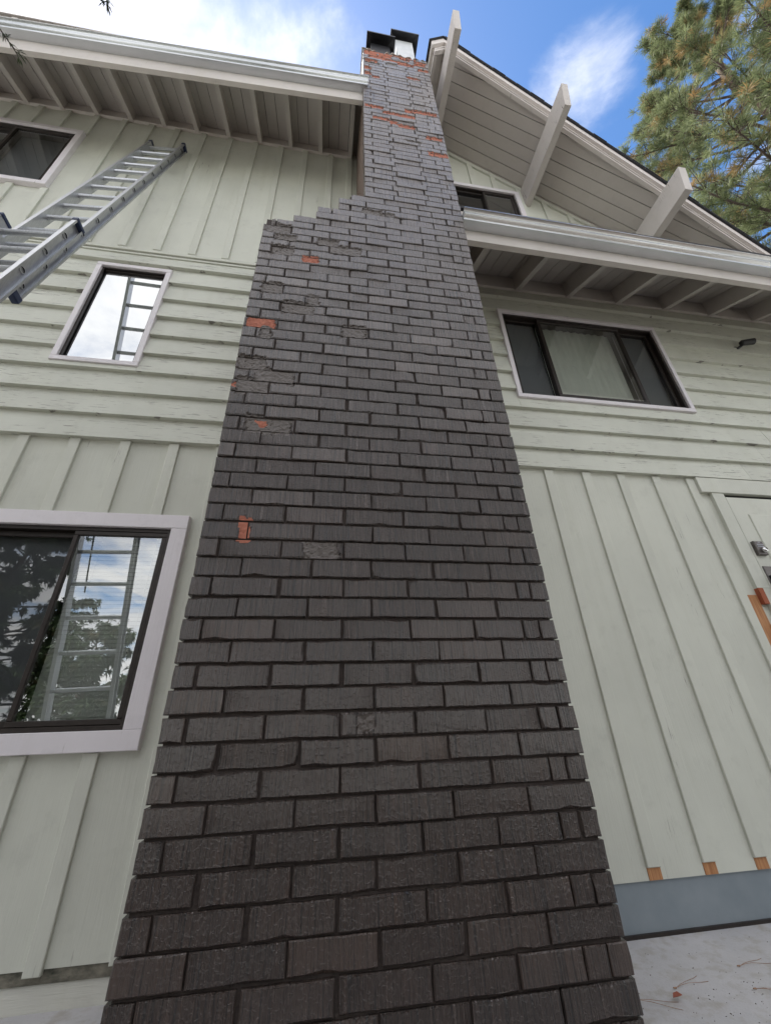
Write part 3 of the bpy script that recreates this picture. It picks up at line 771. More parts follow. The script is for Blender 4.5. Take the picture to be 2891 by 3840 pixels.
SPC_ = [  # x0, x1, course, low and high fraction of the brick height, material (1 grey, 2 red), depth
    (.012, .185, 1, -.3, 1.3, 1, .012), (.085, .22, 2, -.3, .75, 1, .008), (.354, .499, 2, -.3, .9, 1, .012), (.077, .213, 4, -.3, 1.3, 1, .014),
    (.433, .648, 3, -.3, 1.3, 1, .012), (.055, .187, 9, -.3, 1.3, 1, .015), (.332, .394, 10, -.3, 1.3, 1, .006), (.190, .370, 11, -.3, 1.3, 1, .016),
    (.533, .676, 13, -.3, 1.3, 1, .008), (.092, .154, 14, -.3, 1.3, 1, .008), (.008, .150, 17, -.3, 1.3, 1, .014), (.098, .300, 18, -.3, 1.3, 1, .014),
    (.021, .180, 19, -.3, 1.3, 1, .012), (.098, .309, 22, -.3, 1.3, 1, .008), (.40, .545, 30, -.1, 1.1, 1, .006), (.623, .679, 38, .1, .95, 1, .005),
    (.27, .375, 5, .25, 1.3, 2, .006), (.017, .165, 13, -.1, 1.1, 2, .006), (.006, .032, 19, .1, .7, 2, .006), (.135, .196, 22, .25, .95, 2, .011),
    (.139, .189, 29, -.3, 1.3, 2, .003), (.66, .80, -4, -.2, .8, 1, .012), (.80, .90, -4, -.2, .5, 1, .012),
    (.70, 1.02, -48, -.3, 1.3, 2, .05), (.829, 1.06, -49, -.3, 1.3, 2, .035), (.74, .95, -46, -.3, 1.3, 2, .02), (.69, .838, -47, -.3, 1.3, 2, .03), (.86, 1.0, -47, -.3, 1.3, 2, .03),
    (1.069, 1.256, -45, .2, 1.3, 2, .018), (1.263, 1.40, -46, .2, 1.3, 2, .02), (1.272, 1.42, -47, .3, 1.3, 2, .025), (.766, .855, -38, .3, 1.3, 2, .015), (1.10, 1.22, -47, .3, 1.3, 2, .02),
    (.690, .768, -39, .1, 1.3, 2, .03), (.690, .770, -41, .1, 1.3, 2, .03), (1.170, 1.408, -29, .1, 1.3, 2, .014), (1.086, 1.163, -29, -.3, .9, 2, .012),
    (1.047, 1.183, -27, .1, 1.3, 2, .012), (.764, .922, -25, .2, 1.3, 2, .02), (.919, .999, -25, -.3, .8, 2, .014), (1.000, 1.161, -24, .2, 1.3, 2, .016),
    (1.255, 1.41, -22, .2, 1.3, 2, .016), (1.250, 1.425, -18, .1, 1.3, 2, .016), (.689, .872, -28, .3, 1.3, 2, .02), (.940, 1.061, -44, .1, 1.3, 1, .02), (1.03, 1.30, -48, .2, 1.3, 2, .02), (.95, 1.20, -46, -.1, .7, 2, .02), (1.30, 1.43, -44, .2, 1.3, 2, .02), (.70, .84, -44, .2, 1.3, 2, .02), (.86, 1.06, -27, .3, 1.3, 2, .02), (1.15, 1.30, -40, .4, 1.3, 2, .02), (1.05, 1.2, -20, .6, 1.3, 1, .02), (.02, .06, 0, -.3, 1.3, 1, .05), (.70, .86, -43, .4, 1.3, 1, .02)]
SPALL = [(a, b, zk(k)-SC+JT+f0*(SC-JT), zk(k)-SC+JT+f1*(SC-JT), mi, min(dp, 0.0085)) for a, b, k, f0, f1, mi, dp in SPC_]
def brick_mesh(x0, x1, z0, z1, yj, depth=0.092):
    sp = [s for s in SPALL if s[1] > x0+0.006 and s[0] < x1-0.006 and s[3] > z0+0.012 and s[2] < z1-0.012]
    j = lambda a=0.0016: rng.uniform(-a, a)
    if not sp:
        c = 0.003
        nx = max(2, int((x1-x0)/0.045)); nz = 2
        per = [(k/nx, 0) for k in range(nx)]+[(1, k/nz) for k in range(nz)]+[(1-k/nx, 1) for k in range(nx)]+[(0, 1-k/nz) for k in range(nz)]
        n = len(per); cxm, czm = (x0+x1)/2, (z0+z1)/2
        tx, tz = rng.gauss(0, 0.006), rng.gauss(0, 0.012)       # each face is a hair out of plane
        back = []; r1 = []; r2 = []
        for u, v in per:
            x = x0+(x1-x0)*u; z = z0+(z1-z0)*v
            jx, jz = j(0.0016), j(0.0009)
            chip = rng.random() < 0.03
            back.append((x, yj+depth, z))
            yy = yj+tx*(x-cxm)+tz*(z-czm)
            cc = c*rng.uniform(0.7, 1.5)*(2.6 if chip else 1)
            r1.append((x+jx, yy+cc, z+jz))
            r2.append((x+jx+(cc if u == 0 else -cc if u == 1 else 0), yy+j(0.0006), z+jz+(cc if v == 0 else -cc if v == 1 else 0)))
        vs = back+r1+r2
        fs = []
        for q in range(n):
            p = (q+1) % n
            fs.append((p, q, n+q, n+p)); fs.append((n+p, n+q, 2*n+q, 2*n+p))
        fs.append(tuple(2*n+q for q in range(n)))
        fs = [tuple(reversed(f)) for f in fs[:-1]]+[fs[-1]]
        return vs, fs, [0]*len(fs)
    nx = max(6, int((x1-x0)/0.007)); nz = 11
    sd = rng.uniform(0, 50)
    vs = []; mk = {}
    def nzf(x, z):
        return 1.1*mnoise.noise(Vector((x*38+sd, z*38, sd)))+0.7*mnoise.noise(Vector((x*110, z*110+sd, sd)))+0.35*mnoise.noise(Vector((x*260, z*260+sd, sd)))
    for i in range(nz+1):
        for k in range(nx+1):
            x = x0+(x1-x0)*k/nx; z = z0+(z1-z0)*i/nz
            d = 0.0; mi = 0
            edge_ = (k in (0, nx) or i in (0, nz))
            for s in sp:
                e = min(x-s[0], s[1]-x, (z-s[2])*1.0, (s[3]-z)*1.0)+0.011*nzf(x, z)
                if e > 0:
                    dd = min(0.0110, s[5]*min(1, e/0.007+0.25)+0.003*nzf(x*1.7, z*1.7))
                    if dd > d: d = max(dd, 0.001); mi = s[4]
            if edge_: d = max(d, 0.0035)
            mk[(i, k)] = mi
            vs.append((x+(j(0.0012) if not edge_ else 0), yj+d, z+(j(0.001) if not edge_ else 0)))
    fs = []; idx = []
    for i in range(nz):
        for k in range(nx):
            a = i*(nx+1)+k; fs.append((a, a+1, a+nx+2, a+nx+1))
            c = [mk[(i, k)], mk[(i+1, k)], mk[(i, k+1)], mk[(i+1, k+1)]]
            idx.append(max(set(c), key=c.count))
    nb = len(vs)
    # side walls back
    per = [(0, k) for k in range(nx+1)]+[(i, nx) for i in range(1, nz+1)]+[(nz, k) for k in range(nx-1, -1, -1)]+[(i, 0) for i in range(nz-1, 0, -1)]
    for (i, k) in per: vs.append((x0+(x1-x0)*k/nx, yj+depth, z0+(z1-z0)*i/nz))
    n = len(per)
    for q in range(n):
        a = per[q][0]*(nx+1)+per[q][1]; b = per[(q+1) % n][0]*(nx+1)+per[(q+1) % n][1]
        fs.append((b, a, nb+q, nb+(q+1) % n)); idx.append(0)
    return vs, fs, idx
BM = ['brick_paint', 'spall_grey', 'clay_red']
KTOP = -48
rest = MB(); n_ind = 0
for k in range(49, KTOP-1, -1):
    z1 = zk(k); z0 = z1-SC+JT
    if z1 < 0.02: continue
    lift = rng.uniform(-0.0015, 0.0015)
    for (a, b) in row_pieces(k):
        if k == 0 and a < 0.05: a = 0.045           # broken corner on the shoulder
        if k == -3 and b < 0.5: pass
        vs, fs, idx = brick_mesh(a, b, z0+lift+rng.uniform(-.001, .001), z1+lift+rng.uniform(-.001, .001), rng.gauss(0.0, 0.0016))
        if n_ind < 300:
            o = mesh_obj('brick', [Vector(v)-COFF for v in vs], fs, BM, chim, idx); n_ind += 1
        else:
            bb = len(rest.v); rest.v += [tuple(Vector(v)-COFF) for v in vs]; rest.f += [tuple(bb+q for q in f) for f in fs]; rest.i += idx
# courses on the two flanks
def flank(x_out, sgn, k0, k1, yb, mb):
    for k in range(k0, k1, -1):
        z1 = zk(k); z0 = z1-SC+JT
        if z1 < 0.02: continue
        y = 0.105+(0.0 if k % 2 else 0.12)
        ys = [0.1045] + ([y] if y > 0.11 else [])
        while ys[-1]+0.25 < yb: ys.append(ys[-1]+0.25)
        ys.append(yb)
        xo = row_left(k) if sgn < 0 else W
        for p, q in zip(ys, ys[1:]):
            if q-p < 0.02: continue
            xa, xb = (xo-0.001, xo+0.09) if sgn < 0 else (xo-0.09, xo+0.001)
            bb = MB().box(xa-COFF.x, xb-COFF.x, p-COFF.y, q-0.012-COFF.y, z0-COFF.z, z1-COFF.z, 3)
            b0 = len(mb.v); mb.v += bb.v; mb.f += [tuple(b0+t for t in f) for f in bb.f]; mb.i += bb.i
flank(0, -1, 49, KTOP-1, 0.775, rest); flank(W, 1, 49, KTOP-1, 0.775, rest)
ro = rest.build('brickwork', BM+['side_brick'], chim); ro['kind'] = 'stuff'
m = MB(); rec = 0.0120
m.box(rec-W/2, W-rec-W/2, rec-0.3, D-0.3, -0.1, zk(0)-0.004)
for k in range(-1, -7, -1): m.box(row_left(k)+rec-W/2, W-rec-W/2-0.0007*(-k), rec+0.0004*(-k)-0.3, D-0.3-0.001*(-k), zk(k)-SC-0.004, zk(k)-0.004)
m.box(SX+rec-W/2, W-rec-W/2-0.006, rec+0.004-0.3, 0.78-0.3, zk(-6)-0.004, zk(KTOP)-0.004)
m.build('mortar', 'mortar_paint', chim)
# mortar cap, broken away along the front
m = MB(); zt = zk(KTOP)
prof = []; nseg = 26
for i in range(nseg+1):
    x = SX-0.012+(W-SX+0.02)*i/nseg
    prof.append((x, -0.012+abs(rng.gauss(0, 0.012))+(0.05 if 0.22 < i/nseg < 0.34 else 0), zt+0.002, zt+0.03+rng.uniform(-0.01, 0.02)))
vs = []; fs = []
for (x, y, a, b) in prof: vs += [(x-W/2, y-0.3, a), (x-W/2, y-0.3+0.006, b), (x-W/2, 0.48, b+0.05), (x-W/2, 0.48, a)]
for i in range(nseg):
    o_ = 4*i
    for q in range(4): fs.append((o_+q, o_+4+q, o_+4+(q+1) % 4, o_+(q+1) % 4))
fs += [(0, 1, 2, 3), tuple(4*nseg+q for q in (3, 2, 1, 0))]
m.add(vs, fs); m.build('mortar_cap', 'mortar_cap', chim)
# two flues with sheet metal rain caps
def flue(fx0, fx1, fy0, fy1, ztop, cx0, cx1, cy0, cy1, mat):
    m = MB(); m.box(fx0-W/2, fx1-W/2, fy0-0.3, fy1-0.3, zt, ztop); f = m.build('flue', mat, chim)
    m = MB(); mx_, my_ = (cx0+cx1)/2, (cy0+cy1)/2
    lo = [(cx0, cy0, ztop), (cx1, cy0, ztop), (cx1, cy1, ztop), (cx0, cy1, ztop)]
    mid = [(cx0, cy0, ztop+0.03), (cx1, cy0, ztop+0.03), (cx1, cy1, ztop+0.03), (cx0, cy1, ztop+0.03)]
    q = 0.35
    inn = [(mx_+(p[0]-mx_)*q, my_+(p[1]-my_)*q, ztop+0.10) for p in lo]
    inb = [(p[0], p[1], ztop+0.09) for p in inn]
    vs = [(p[0]-W/2, p[1]-0.3, p[2]) for p in lo+mid+inn+inb]
    fs = [(0, 1, 5, 4), (1, 2, 6, 5), (2, 3, 7, 6), (3, 0, 4, 7), (4, 5, 9, 8), (5, 6, 10, 9), (6, 7, 11, 10), (7, 4, 8, 11), (8, 9, 10, 11), (1, 0, 12, 13), (2, 1, 13, 14), (3, 2, 14, 15), (0, 3, 15, 12), (15, 14, 13, 12)]
    m.add(vs, fs)
    for (px_, py_) in ((fx0+0.02, fy0+0.02), (fx1-0.02, fy0+0.02), (fx0+0.02, fy1-0.02), (fx1-0.02, fy1-0.02)):
        pass
    m.build('rain_cap', 'dark_metal', chim)
flue(0.79, 1.03, 0.09, 0.33, 8.42, 0.735, 1.085, 0.0, 0.42, 'dark_metal')
flue(1.115, 1.335, 0.085, 0.33, 8.74, 1.045, 1.41, 0.005, 0.42, 'galvanised')

# ------------------------------------------------------------------ extension ladder
lad = empty('extension_ladder', (-1.52+0.15-0.0, -0.6, 0)); tag(lad, 'aluminium extension ladder with navy end caps leaning on the upper wall', 'ladder')
LO = Vector(lad.location)
P0 = Vector((-1.520, 0.715, 6.383)); dv = Vector((0.024, -0.200, -0.979)).normalized(); ev = Vector((0.998, -0.048, 0.035))
ev = (ev-dv*ev.dot(dv)).normalized(); nv = dv.cross(ev).normalized()
if nv.y > 0: nv = -nv
SPC, LW = 0.2689, 0.295
def lp(t, e, n): return P0+dv*t+ev*e+nv*n-LO
def rail(t0, t1, e, side, off, hd=0.036, fl=0.026):
    m = MB()
    def bar(e0, e1, n0, n1):
        m.hexa([lp(t0, e0, n0), lp(t0, e1, n0), lp(t0, e1, n1), lp(t0, e0, n1), lp(t1, e0, n0), lp(t1, e1, n0), lp(t1, e1, n1), lp(t1, e0, n1)])
    s_ = side
    def B(a, b, n0, n1): bar(min(e+s_*a, e+s_*b), max(e+s_*a, e+s_*b), n0, n1)
    B(0, 0.003, off-hd, off+hd); B(0.0031, fl, off+hd-0.004, off+hd); B(0.0031, fl, off-hd, off-hd+0.004)
    B(fl-0.003, fl, off+hd-0.011, off+hd-0.0041); B(fl-0.003, fl, off-hd+0.0041, off-hd+0.011)
    return m.build('rail', 'aluminium', lad)
def endcap(t, e, side, off, tl=0.045, hd=0.041):
    m = MB(); e0, e1 = sorted((e-side*0.006, e+side*0.030))
    m.hexa([lp(t, e0, off-hd), lp(t, e1, off-hd), lp(t, e1, off+hd), lp(t, e0, off+hd), lp(t+tl, e0, off-hd), lp(t+tl, e1, off-hd), lp(t+tl, e1, off+hd), lp(t+tl, e0, off+hd)])
    o = m.build('end_cap', 'navy_plastic', lad); b = o.modifiers.new('bevel', 'BEVEL'); b.width = 0.006; b.segments = 2
def rung(t, ea, eb, off):
    m = MB(); n = 14; r = 0.0165
    vs = []
    for e in (ea, eb):
        for q in range(n):
            a = 2*math.pi*q/n; rr = r*(1.0 if q % 2 else 0.93)
            nn = min(rr*math.sin(a), r*2)
            vs.append(lp(t+rr*math.cos(a), e, off+nn))
    m.add(vs, [(q, (q+1) % n, n+(q+1) % n, n+q) for q in range(n)])
    o = m.build('rung', 'aluminium', lad)
    for e, s_ in ((ea, -1), (eb, 1)):     # flared collar and dark hollow end on the outer face of the rail
        p = MB()
        def ring(e_, r_): return [lp(t+r_*math.cos(2*math.pi*q/16), e_, off+r_*math.sin(2*math.pi*q/16)) for q in range(16)]
        a_, b_, c_ = ring(e+s_*0.0035, 0.0225), ring(e+s_*0.009, 0.020), ring(e+s_*0.0088, 0.015)
        d_ = ring(e-s_*0.01, 0.014)
        p.add(a_+b_+c_+d_, [(q, (q+1) % 16, 16+(q+1) % 16, 16+q) for q in range(16)]+[(16+q, 16+(q+1) % 16, 32+(q+1) % 16, 32+q) for q in range(16)], 0)
        p.add(c_+d_, [(q, (q+1) % 16, 16+(q+1) % 16, 16+q) for q in range(16)]+[tuple(range(31, 15, -1))], 1)
        p.build('rung_collar', ['aluminium', 'black_plastic'], o)
FE0, FE1 = -0.004, LW+0.012
FT1 = 3.60
rail(-0.14, FT1, FE0, -1, 0.0); rail(-0.14, FT1, FE1, 1, 0.0)
for t in (-0.15, FT1-0.02): endcap(t, FE0, -1, 0.0); endcap(t, FE1, 1, 0.0)
for i in range(14):
    if i*SPC < FT1-0.05: rung(i*SPC, FE0, FE1, 0.0)
BE0, BE1, BO = -0.035, LW+0.060, 0.078
BT0, BT1 = 2.80, 6.46
rail(BT0, BT1, BE0, -1, BO); rail(BT0, BT1, BE1, 1, BO)
endcap(BT0-0.01, BE0, -1, BO, 0.03); endcap(BT0-0.01, BE1, 1, BO, 0.03)
for i in range(13):
    t = 2.985+i*0.2585
    if t < BT1-0.05: rung(t, BE0, BE1, BO)
# rung lock brackets, pulley and rope near the left rail
for e in (0.03,):
    m = MB(); t = 3.08
    def lb(t0, t1, e0, e1, n0, n1, mi=0):
        m.hexa([lp(t0, e0, n0), lp(t0, e1, n0), lp(t0, e1, n1), lp(t0, e0, n1), lp(t1, e0, n0), lp(t1, e1, n0), lp(t1, e1, n1), lp(t1, e0, n1)], mi)
    lb(3.05, 3.24, e-0.02, e-0.014, BO-0.05, BO+0.02); lb(3.05, 3.24, e+0.020, e+0.026, BO-0.05, BO+0.02); lb(3.05, 3.07, e-0.0139, e+0.0199, BO-0.05, BO+0.02)
    lb(3.20, 3.30, e-0.010, e+0.016, BO+0.021, BO+0.035)
    m.build('rung_lock', 'aluminium', lad)
m = MB(); pts = [(2.99, 0.03, BO+0.03), (3.06, 0.05, BO+0.045), (3.14, 0.03, BO+0.04), (3.20, 0.06, BO+0.035), (3.24, 0.075, BO+0.04), (3.27, 0.07, BO+0.05), (3.40, 0.045, BO+0.045), (3.8, 0.03, BO+0.03), (4.6, 0.04, BO+0.03)]
for a, b in zip(pts, pts[1:]): m.tube(lp(*a), lp(*b), 0.006, 0.006, 7)
m.build('rope', 'black_rope', lad)

# ------------------------------------------------------------------ small wall fittings
cmr = empty('security_camera', (4.66, D, 4.25)); tag(cmr, 'small black security camera under the lower right eave', 'camera')
m = MB(); m.tube((0, -0.002, 0), (0, -0.028, 0.0), 0.045, 0.040, 14); m.build('mount', 'black_plastic', cmr, False)
m = MB(); m.tube((0, -0.02, 0.0), (0.06, -0.06, 0.045), 0.014, 0.014, 8); m.build('arm', 'black_plastic', cmr)
m = MB(); m.tube((0.03, -0.075, 0.045), (0.15, -0.10, 0.055), 0.030, 0.034, 14); m.tube((0.0305, -0.0752, 0.0451), (0.012, -0.071, 0.044), 0.028, 0.016, 14); m.build('camera_head', 'black_plastic', cmr)

# ------------------------------------------------------------------ things lying on the pavement
leaf = mesh_obj('leaf', [(0, 0, 0.004), (0.010, 0.010, 0.010), (0.026, 0.011, 0.012), (0.036, 0.003, 0.006), (0.028, -0.008, 0.011), (0.011, -0.008, 0.010), (0.018, 0.001, 0.004)],
                [(0, 6, 1), (1, 6, 2), (2, 6, 3), (3, 6, 4), (4, 6, 5), (5, 6, 0)], 'dry_leaf')
leaf.location = (1.78, 0.36, 0.002); leaf.scale = (1.1, 1.1, 1)
s_ = leaf.modifiers.new('thick', 'SOLIDIFY'); s_.thickness = 0.0012
tag(leaf, 'single curled red brown leaf on the pavement beside the chimney', 'leaf')
npos = [(1.85, 0.43, 0.25, 0.15, 'needle pair lying nearest the reddish leaf, tips pointing at the chimney'), (1.64, 0.40, -0.4, 0.16, 'needle pair touching the foot of the dark chimney'),
        (2.20, 0.50, 0.1, 0.14, 'needle pair at the right edge, farthest out on the pavement'), (2.12, 0.36, -0.5, 0.12, 'needle pair at the right edge, lower of those there'), (1.62, 0.22, -0.35, 0.14, 'needle pair in front, low at the frame bottom')]
for (x, y, a, L_, lab) in npos:
    m = MB()
    for s2 in (-0.07, 0.06):
        q = 5; prev = Vector((0, 0, 0.003))
        for t in range(1, q+1):
            an = a+s2*(1+t*0.25); cur = Vector((L_*t/q*math.cos(an), L_*t/q*math.sin(an), 0.004+0.003*math.sin(t)))
            m.tube(prev, cur, 0.0008, 0.0007, 5); prev = cur
    m.tube((0, 0, 0.003), (-0.012, 0, 0.004), 0.003, 0.002, 6)
    o = m.build('pine_needle_pair', 'dead_needle'); o.location = (x, y, pz(x, y)+0.001)
    tag(o, 'dry brown '+lab, 'pine needles', 'dry needles on the pavement')
m = MB()
for i in range(300):
    if rng.random() < 0.6: x = rng.gauss(2.05, 0.22); y = rng.gauss(0.22, 0.12)
    else: x = rng.uniform(1.46, 3.2); y = rng.uniform(-0.6, D-0.03)
    if x < 1.45 and y > -0.02: continue
    if y > D-0.02: continue
    r = rng.uniform(0.0007, 0.0019); a = rng.uniform(0, 6.28); L_ = r*rng.uniform(1, 3)
    c_, s2 = math.cos(a), math.sin(a); z = pz(x, y)+0.0005
    m.hexa([(x+c_*L_, y+s2*L_, z), (x-s2*r, y+c_*r, z), (x-c_*L_, y-s2*L_, z), (x+s2*r, y-c_*r, z), (x+c_*L_*.6, y+s2*L_*.6, z+r), (x-s2*r*.6, y+c_*r*.6, z+r), (x-c_*L_*.6, y-s2*L_*.6, z+r), (x+s2*r*.6, y-c_*r*.6, z+r)])
for i in range(40):   # litter caught along the foot of the wall
    x = rng.uniform(1.46, 1.9); y = D-0.012-abs(rng.gauss(0, 0.012)); r = rng.uniform(0.003, 0.009); z = 0.0
    m.box(x-r, x+r*rng.uniform(.5, 2), y-r*.5, y+r*.5, z-0.002, z+r)
o = m.build('debris', 'debris'); o['kind'] = 'stuff'; o['label'] = 'dark crumbs of dirt and bark scattered over the pavement'

# ------------------------------------------------------------------ trees
def needle_mesh(name, mat, centers, dirs, n_per, length, width, parent, spread=1.0, tones=None, droop=0.15):
    """tufts of thin needles: each needle is a narrow two-triangle blade"""
    N = len(centers); centers = np.asarray(centers); dirs = np.asarray(dirs)
    C_ = np.repeat(centers, n_per, 0); Dr = np.repeat(dirs, n_per, 0)
    r = nrng.normal(size=C_.shape); r /= np.linalg.norm(r, axis=1, keepdims=True)
    v = Dr*0.75+r*spread; v /= np.linalg.norm(v, axis=1, keepdims=True)
    L_ = length*nrng.uniform(0.7, 1.15, (len(v), 1))
    tw = nrng.normal(size=C_.shape); s = np.cross(v, tw); s /= np.linalg.norm(s, axis=1, keepdims=True)
    base = C_-Dr*nrng.uniform(0, 0.45, (len(v), 1))*length
    mid = base+v*L_*0.5; tip = base+v*L_; tip[:, 2] -= droop*L_[:, 0]*0.5
    wv = width
    V = np.stack([base, mid+s*wv/2, tip, mid-s*wv/2], 1).reshape(-1, 3)
    nF = len(base)
    me = bpy.data.meshes.new(name); me.vertices.add(len(V)); me.vertices.foreach_set('co', V.astype(np.float32).ravel())
    me.loops.add(nF*4); me.loops.foreach_set('vertex_index', np.arange(nF*4, dtype=np.int32))
    me.polygons.add(nF); me.polygons.foreach_set('loop_start', np.arange(0, nF*4, 4, dtype=np.int32)); me.polygons.foreach_set('loop_total', np.full(nF, 4, dtype=np.int32))
    me.update(calc_edges=True); me.validate()
    ca = me.color_attributes.new('tone', 'FLOAT_COLOR', 'POINT')
    t0 = np.repeat(nrng.uniform(0, 1, N), n_per); t0 = np.clip(t0+nrng.normal(0, 0.2, len(t0)), 0, 1)
    t1 = np.repeat((nrng.uniform(0, 1, N) < 0.13)*nrng.uniform(0.3, 1, N), n_per)
    colr = np.stack([t0, t1, t0*0, t0*0+1], 1); colr = np.repeat(colr, 4, 0)
    ca.data.foreach_set('color', colr.astype(np.float32).ravel())
    me.materials.append(MAT[mat]); o = link(bpy.data.objects.new(name, me), parent); return o
def pine(name, base, H, z0, rad, nb, seed, label, tuft_n=26, nl=0.21, nw=0.009, tpb=26, mat='pine_needles', droop=0.15, spread=1.0, up=0.25, az_range=None, group=None, dense=1.0):
    R = random.Random(seed)
    root = empty(name, base); tag(root, label, 'tree', group)
    m = MB(); prev = Vector((0, 0, -0.3)); nseg = 9
    bend = [Vector((R.uniform(-.12, .12), R.uniform(-.12, .12), 0)) for _ in range(nseg)]
    r_base = 0.022*H
    axis = [prev]
    for i in range(1, nseg+1):
        cur = Vector((0, 0, H*i/nseg))+bend[i-1]; axis.append(cur)
        m.tube(prev, cur, r_base*(1-0.9*(i-1)/nseg), r_base*(1-0.9*i/nseg), 10, cap=False); prev = cur
    m.build('trunk', 'bark', root, True)
    bm_ = MB(); cen = []; dr = []
    for b in range(nb):
        f = ((b+R.random())/nb)**dense; z = z0+(H-z0)*f
        az = R.uniform(*(az_range or (0, 2*math.pi)))
        Lb = rad(f)*R.uniform(0.75, 1.08)
        el = up*R.uniform(-0.3, 1.2)+0.35*f
        d = Vector((math.cos(az)*math.cos(el), math.sin(az)*math.cos(el), math.sin(el)))
        p = Vector((0, 0, z)); n = 6; rr = 0.012*Lb+0.012
        pts = [p.copy()]
        for q in range(n):
            d = (d+Vector((R.uniform(-.16, .16), R.uniform(-.16, .16), R.uniform(-.08, .17)))).normalized()
            p2 = p+d*(Lb/n); bm_.tube(p, p2, rr*(1-q/n*0.85), rr*(1-(q+1)/n*0.85), 5, cap=False); p = p2; pts.append(p.copy())
        cen.append(p); dr.append(d)
        for t in range(tpb):
            q = R.uniform(0.28, 1.0)**0.7*n; i0 = min(n-1, int(q)); fr = q-i0
            st = pts[i0].lerp(pts[i0+1], fr)
            sd = (d+Vector((R.gauss(0, .75), R.gauss(0, .75), R.gauss(0.15, .5)))).normalized()
            ln = Lb*R.uniform(0.08, 0.26)*(1.15-q/n*0.6)
            e = st+sd*ln; bm_.tube(st, e, 0.011, 0.005, 3, cap=False)
            cen.append(e); dr.append(sd)
            if R.random() < 0.65:
                e2 = st+sd*ln*0.6+Vector((R.gauss(0, .14), R.gauss(0, .14), R.gauss(0.03, .1))); bm_.tube(st+sd*ln*0.4, e2, 0.008, 0.004, 3, cap=False); cen.append(e2); dr.append((e2-st).normalized())
    bo = bm_.build('branches', 'twig', root); bo['kind'] = 'stuff'
    needle_mesh('crown', mat, [tuple(c) for c in cen], [tuple(c) for c in dr], tuft_n, nl, nw, root, spread, droop=droop)
    return root
pine('pine_tree', (13.75, 1.7, 0), 25.0, 4.2, lambda f: 6.4*(1-f)**0.5*min(1, 0.68+f*1.9), 210, 7, 'tall long needled pine rising behind the gable roof', tuft_n=42, nl=0.25, nw=0.014, tpb=35, dense=1.8)
# trees behind the viewer: they show in the panes
pine('cedar_tree', (-7.6, -8.4, 0), 7.2, 0.8, lambda f: 2.6*(1-f)**0.8+0.25, 90, 21, 'dark feathery cedar mirrored in the big lower left window', tuft_n=34, nl=0.17, nw=0.034, tpb=18, mat='cedar_green', droop=0.8, up=-0.1)
pine('cedar_tree', (-9.5, -6.5, 0), 10.5, 0.8, lambda f: 2.7*(1-f)**0.8+0.25, 90, 22, 'taller dark cedar mirrored in the screened left half of the big window', tuft_n=34, nl=0.17, nw=0.034, tpb=18, mat='cedar_green', droop=0.8, up=-0.1)
pine('cedar_tree', (-2.2, -11.0, 0), 6.8, 0.8, lambda f: 2.9*(1-f)**0.8+0.25, 90, 24, 'broad dark cedar mirrored beside the ladder in the big lower left window', tuft_n=34, nl=0.17, nw=0.034, tpb=18, mat='cedar_green', droop=0.8, up=-0.1)
hx = [(-10.5, 4.9), (-8.3, 5.5), (-4.6, 3.0), (-0.7, 5.2), (1.6, 6.0), (3.9, 5.0), (6.1, 5.6), (9.9, 5.3)]  # added row, blocks low sky so the lower wall darkens
names = ['leftmost', 'second', 'third', 'fourth', 'fifth', 'sixth', 'seventh', 'rightmost']
for q, (x, h) in enumerate(hx):
    pine('cedar_blocker', (x, -6.9+0.5*math.sin(q*2.1), 0), h, 0.15, lambda f: 1.55*(1-f)**0.6+0.2, 46, 40+q, 'dark bushy cedar added behind the viewer, %s of the light-blocking screen mirrored in the panes' % names[q], tuft_n=24, nl=0.16, nw=0.03, tpb=14, mat='cedar_green', droop=0.7, up=0.1, group='added cedar screen behind the viewer')
pine('pine_tree', (8.2, -8.5, 0), 12.0, 3.0, lambda f: 2.9*(1-f)**0.6, 50, 23, 'pine mirrored in the wide window under the lower right eave', tuft_n=26, nl=0.22, nw=0.014, tpb=16)
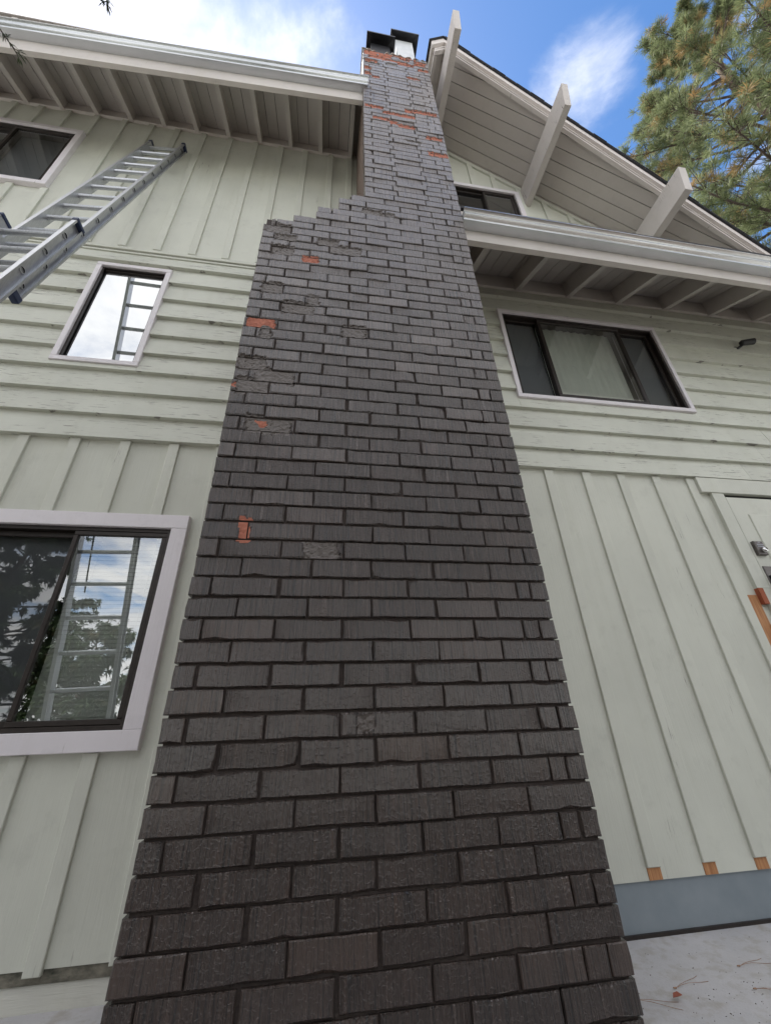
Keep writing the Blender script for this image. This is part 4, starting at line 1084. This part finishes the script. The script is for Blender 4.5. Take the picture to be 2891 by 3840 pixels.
# cedar whose drooping branch tips reach into the top left corner
ct = empty('cedar_tree', (-4.9, -2.6, 0)); tag(ct, 'cedar whose drooping branch tips hang into the upper left corner', 'tree')
CO = Vector(ct.location); R_ = random.Random(3)
m = MB(); p = Vector((0, 0, -0.3))
for i in range(1, 8):
    q = Vector((0.05*math.sin(i), 0.06*math.cos(i*1.7), i*1.35)); m.tube(p, q, 0.16*(1-(i-1)/8), 0.16*(1-i/8), 9, cap=False); p = q
m.build('trunk', 'bark', ct, True)
paths = [[(-4.9, -2.6, 5.0), (-3.0, -1.9, 4.75), (-1.75, -1.15, 4.2), (-1.2, -0.75, 3.92), (-1.14, -0.69, 3.87), (-1.095, -0.62, 3.84)],
         [(-4.9, -2.6, 5.4), (-3.0, -1.9, 5.05), (-1.4, -1.2, 4.6), (-0.74, -0.88, 4.2), (-0.69, -0.81, 4.11), (-0.69, -0.785, 4.085)]]
for q in range(26):
    a = R_.uniform(2.2, 5.6); z = R_.uniform(3.5, 8.8); L_ = 2.0*(1-(z-3.5)/7)
    b0 = Vector((-4.9, -2.6, z)); d_ = Vector((math.cos(a), math.sin(a), -0.1)); paths.append([tuple(b0), tuple(b0+d_*L_*0.5+Vector((0, 0, 0.1))), tuple(b0+d_*L_+Vector((0, 0, -0.3)))])
m = MB(); cen = []; dr = []
for pi, P_ in enumerate(paths):
    pts = [Vector(v)-CO for v in P_]
    for k, (a, b) in enumerate(zip(pts, pts[1:])):
        rb = 0.008 if pi < 2 else 0.022; r0 = rb*(1-k/len(pts)); r1 = rb*(1-(k+1)/len(pts))
        m.tube(a, b, max(r0, 0.003), max(r1, 0.002), 6, cap=False)
        if k == 0: continue
        if pi < 2 and k < len(pts)-2: continue
        nn = 7 if pi < 2 else 16
        for t in range(nn):
            f = R_.random(); c0 = a.lerp(b, f); d_ = ((b-a).normalized()+Vector((R_.gauss(0, .5), R_.gauss(0, .5), R_.gauss(-.3, .3)))).normalized()
            e = c0+d_*R_.uniform(0.01, 0.03 if pi < 2 else 0.3); m.tube(c0, e, 0.002, 0.0012, 3, cap=False); cen.append(tuple(e)); dr.append(tuple(d_))
m.build('branches', 'twig', ct)['kind'] = 'stuff'
needle_mesh('crown', 'cedar_green', cen, dr, 9, 0.032, 0.004, ct, 0.45, droop=0.5)
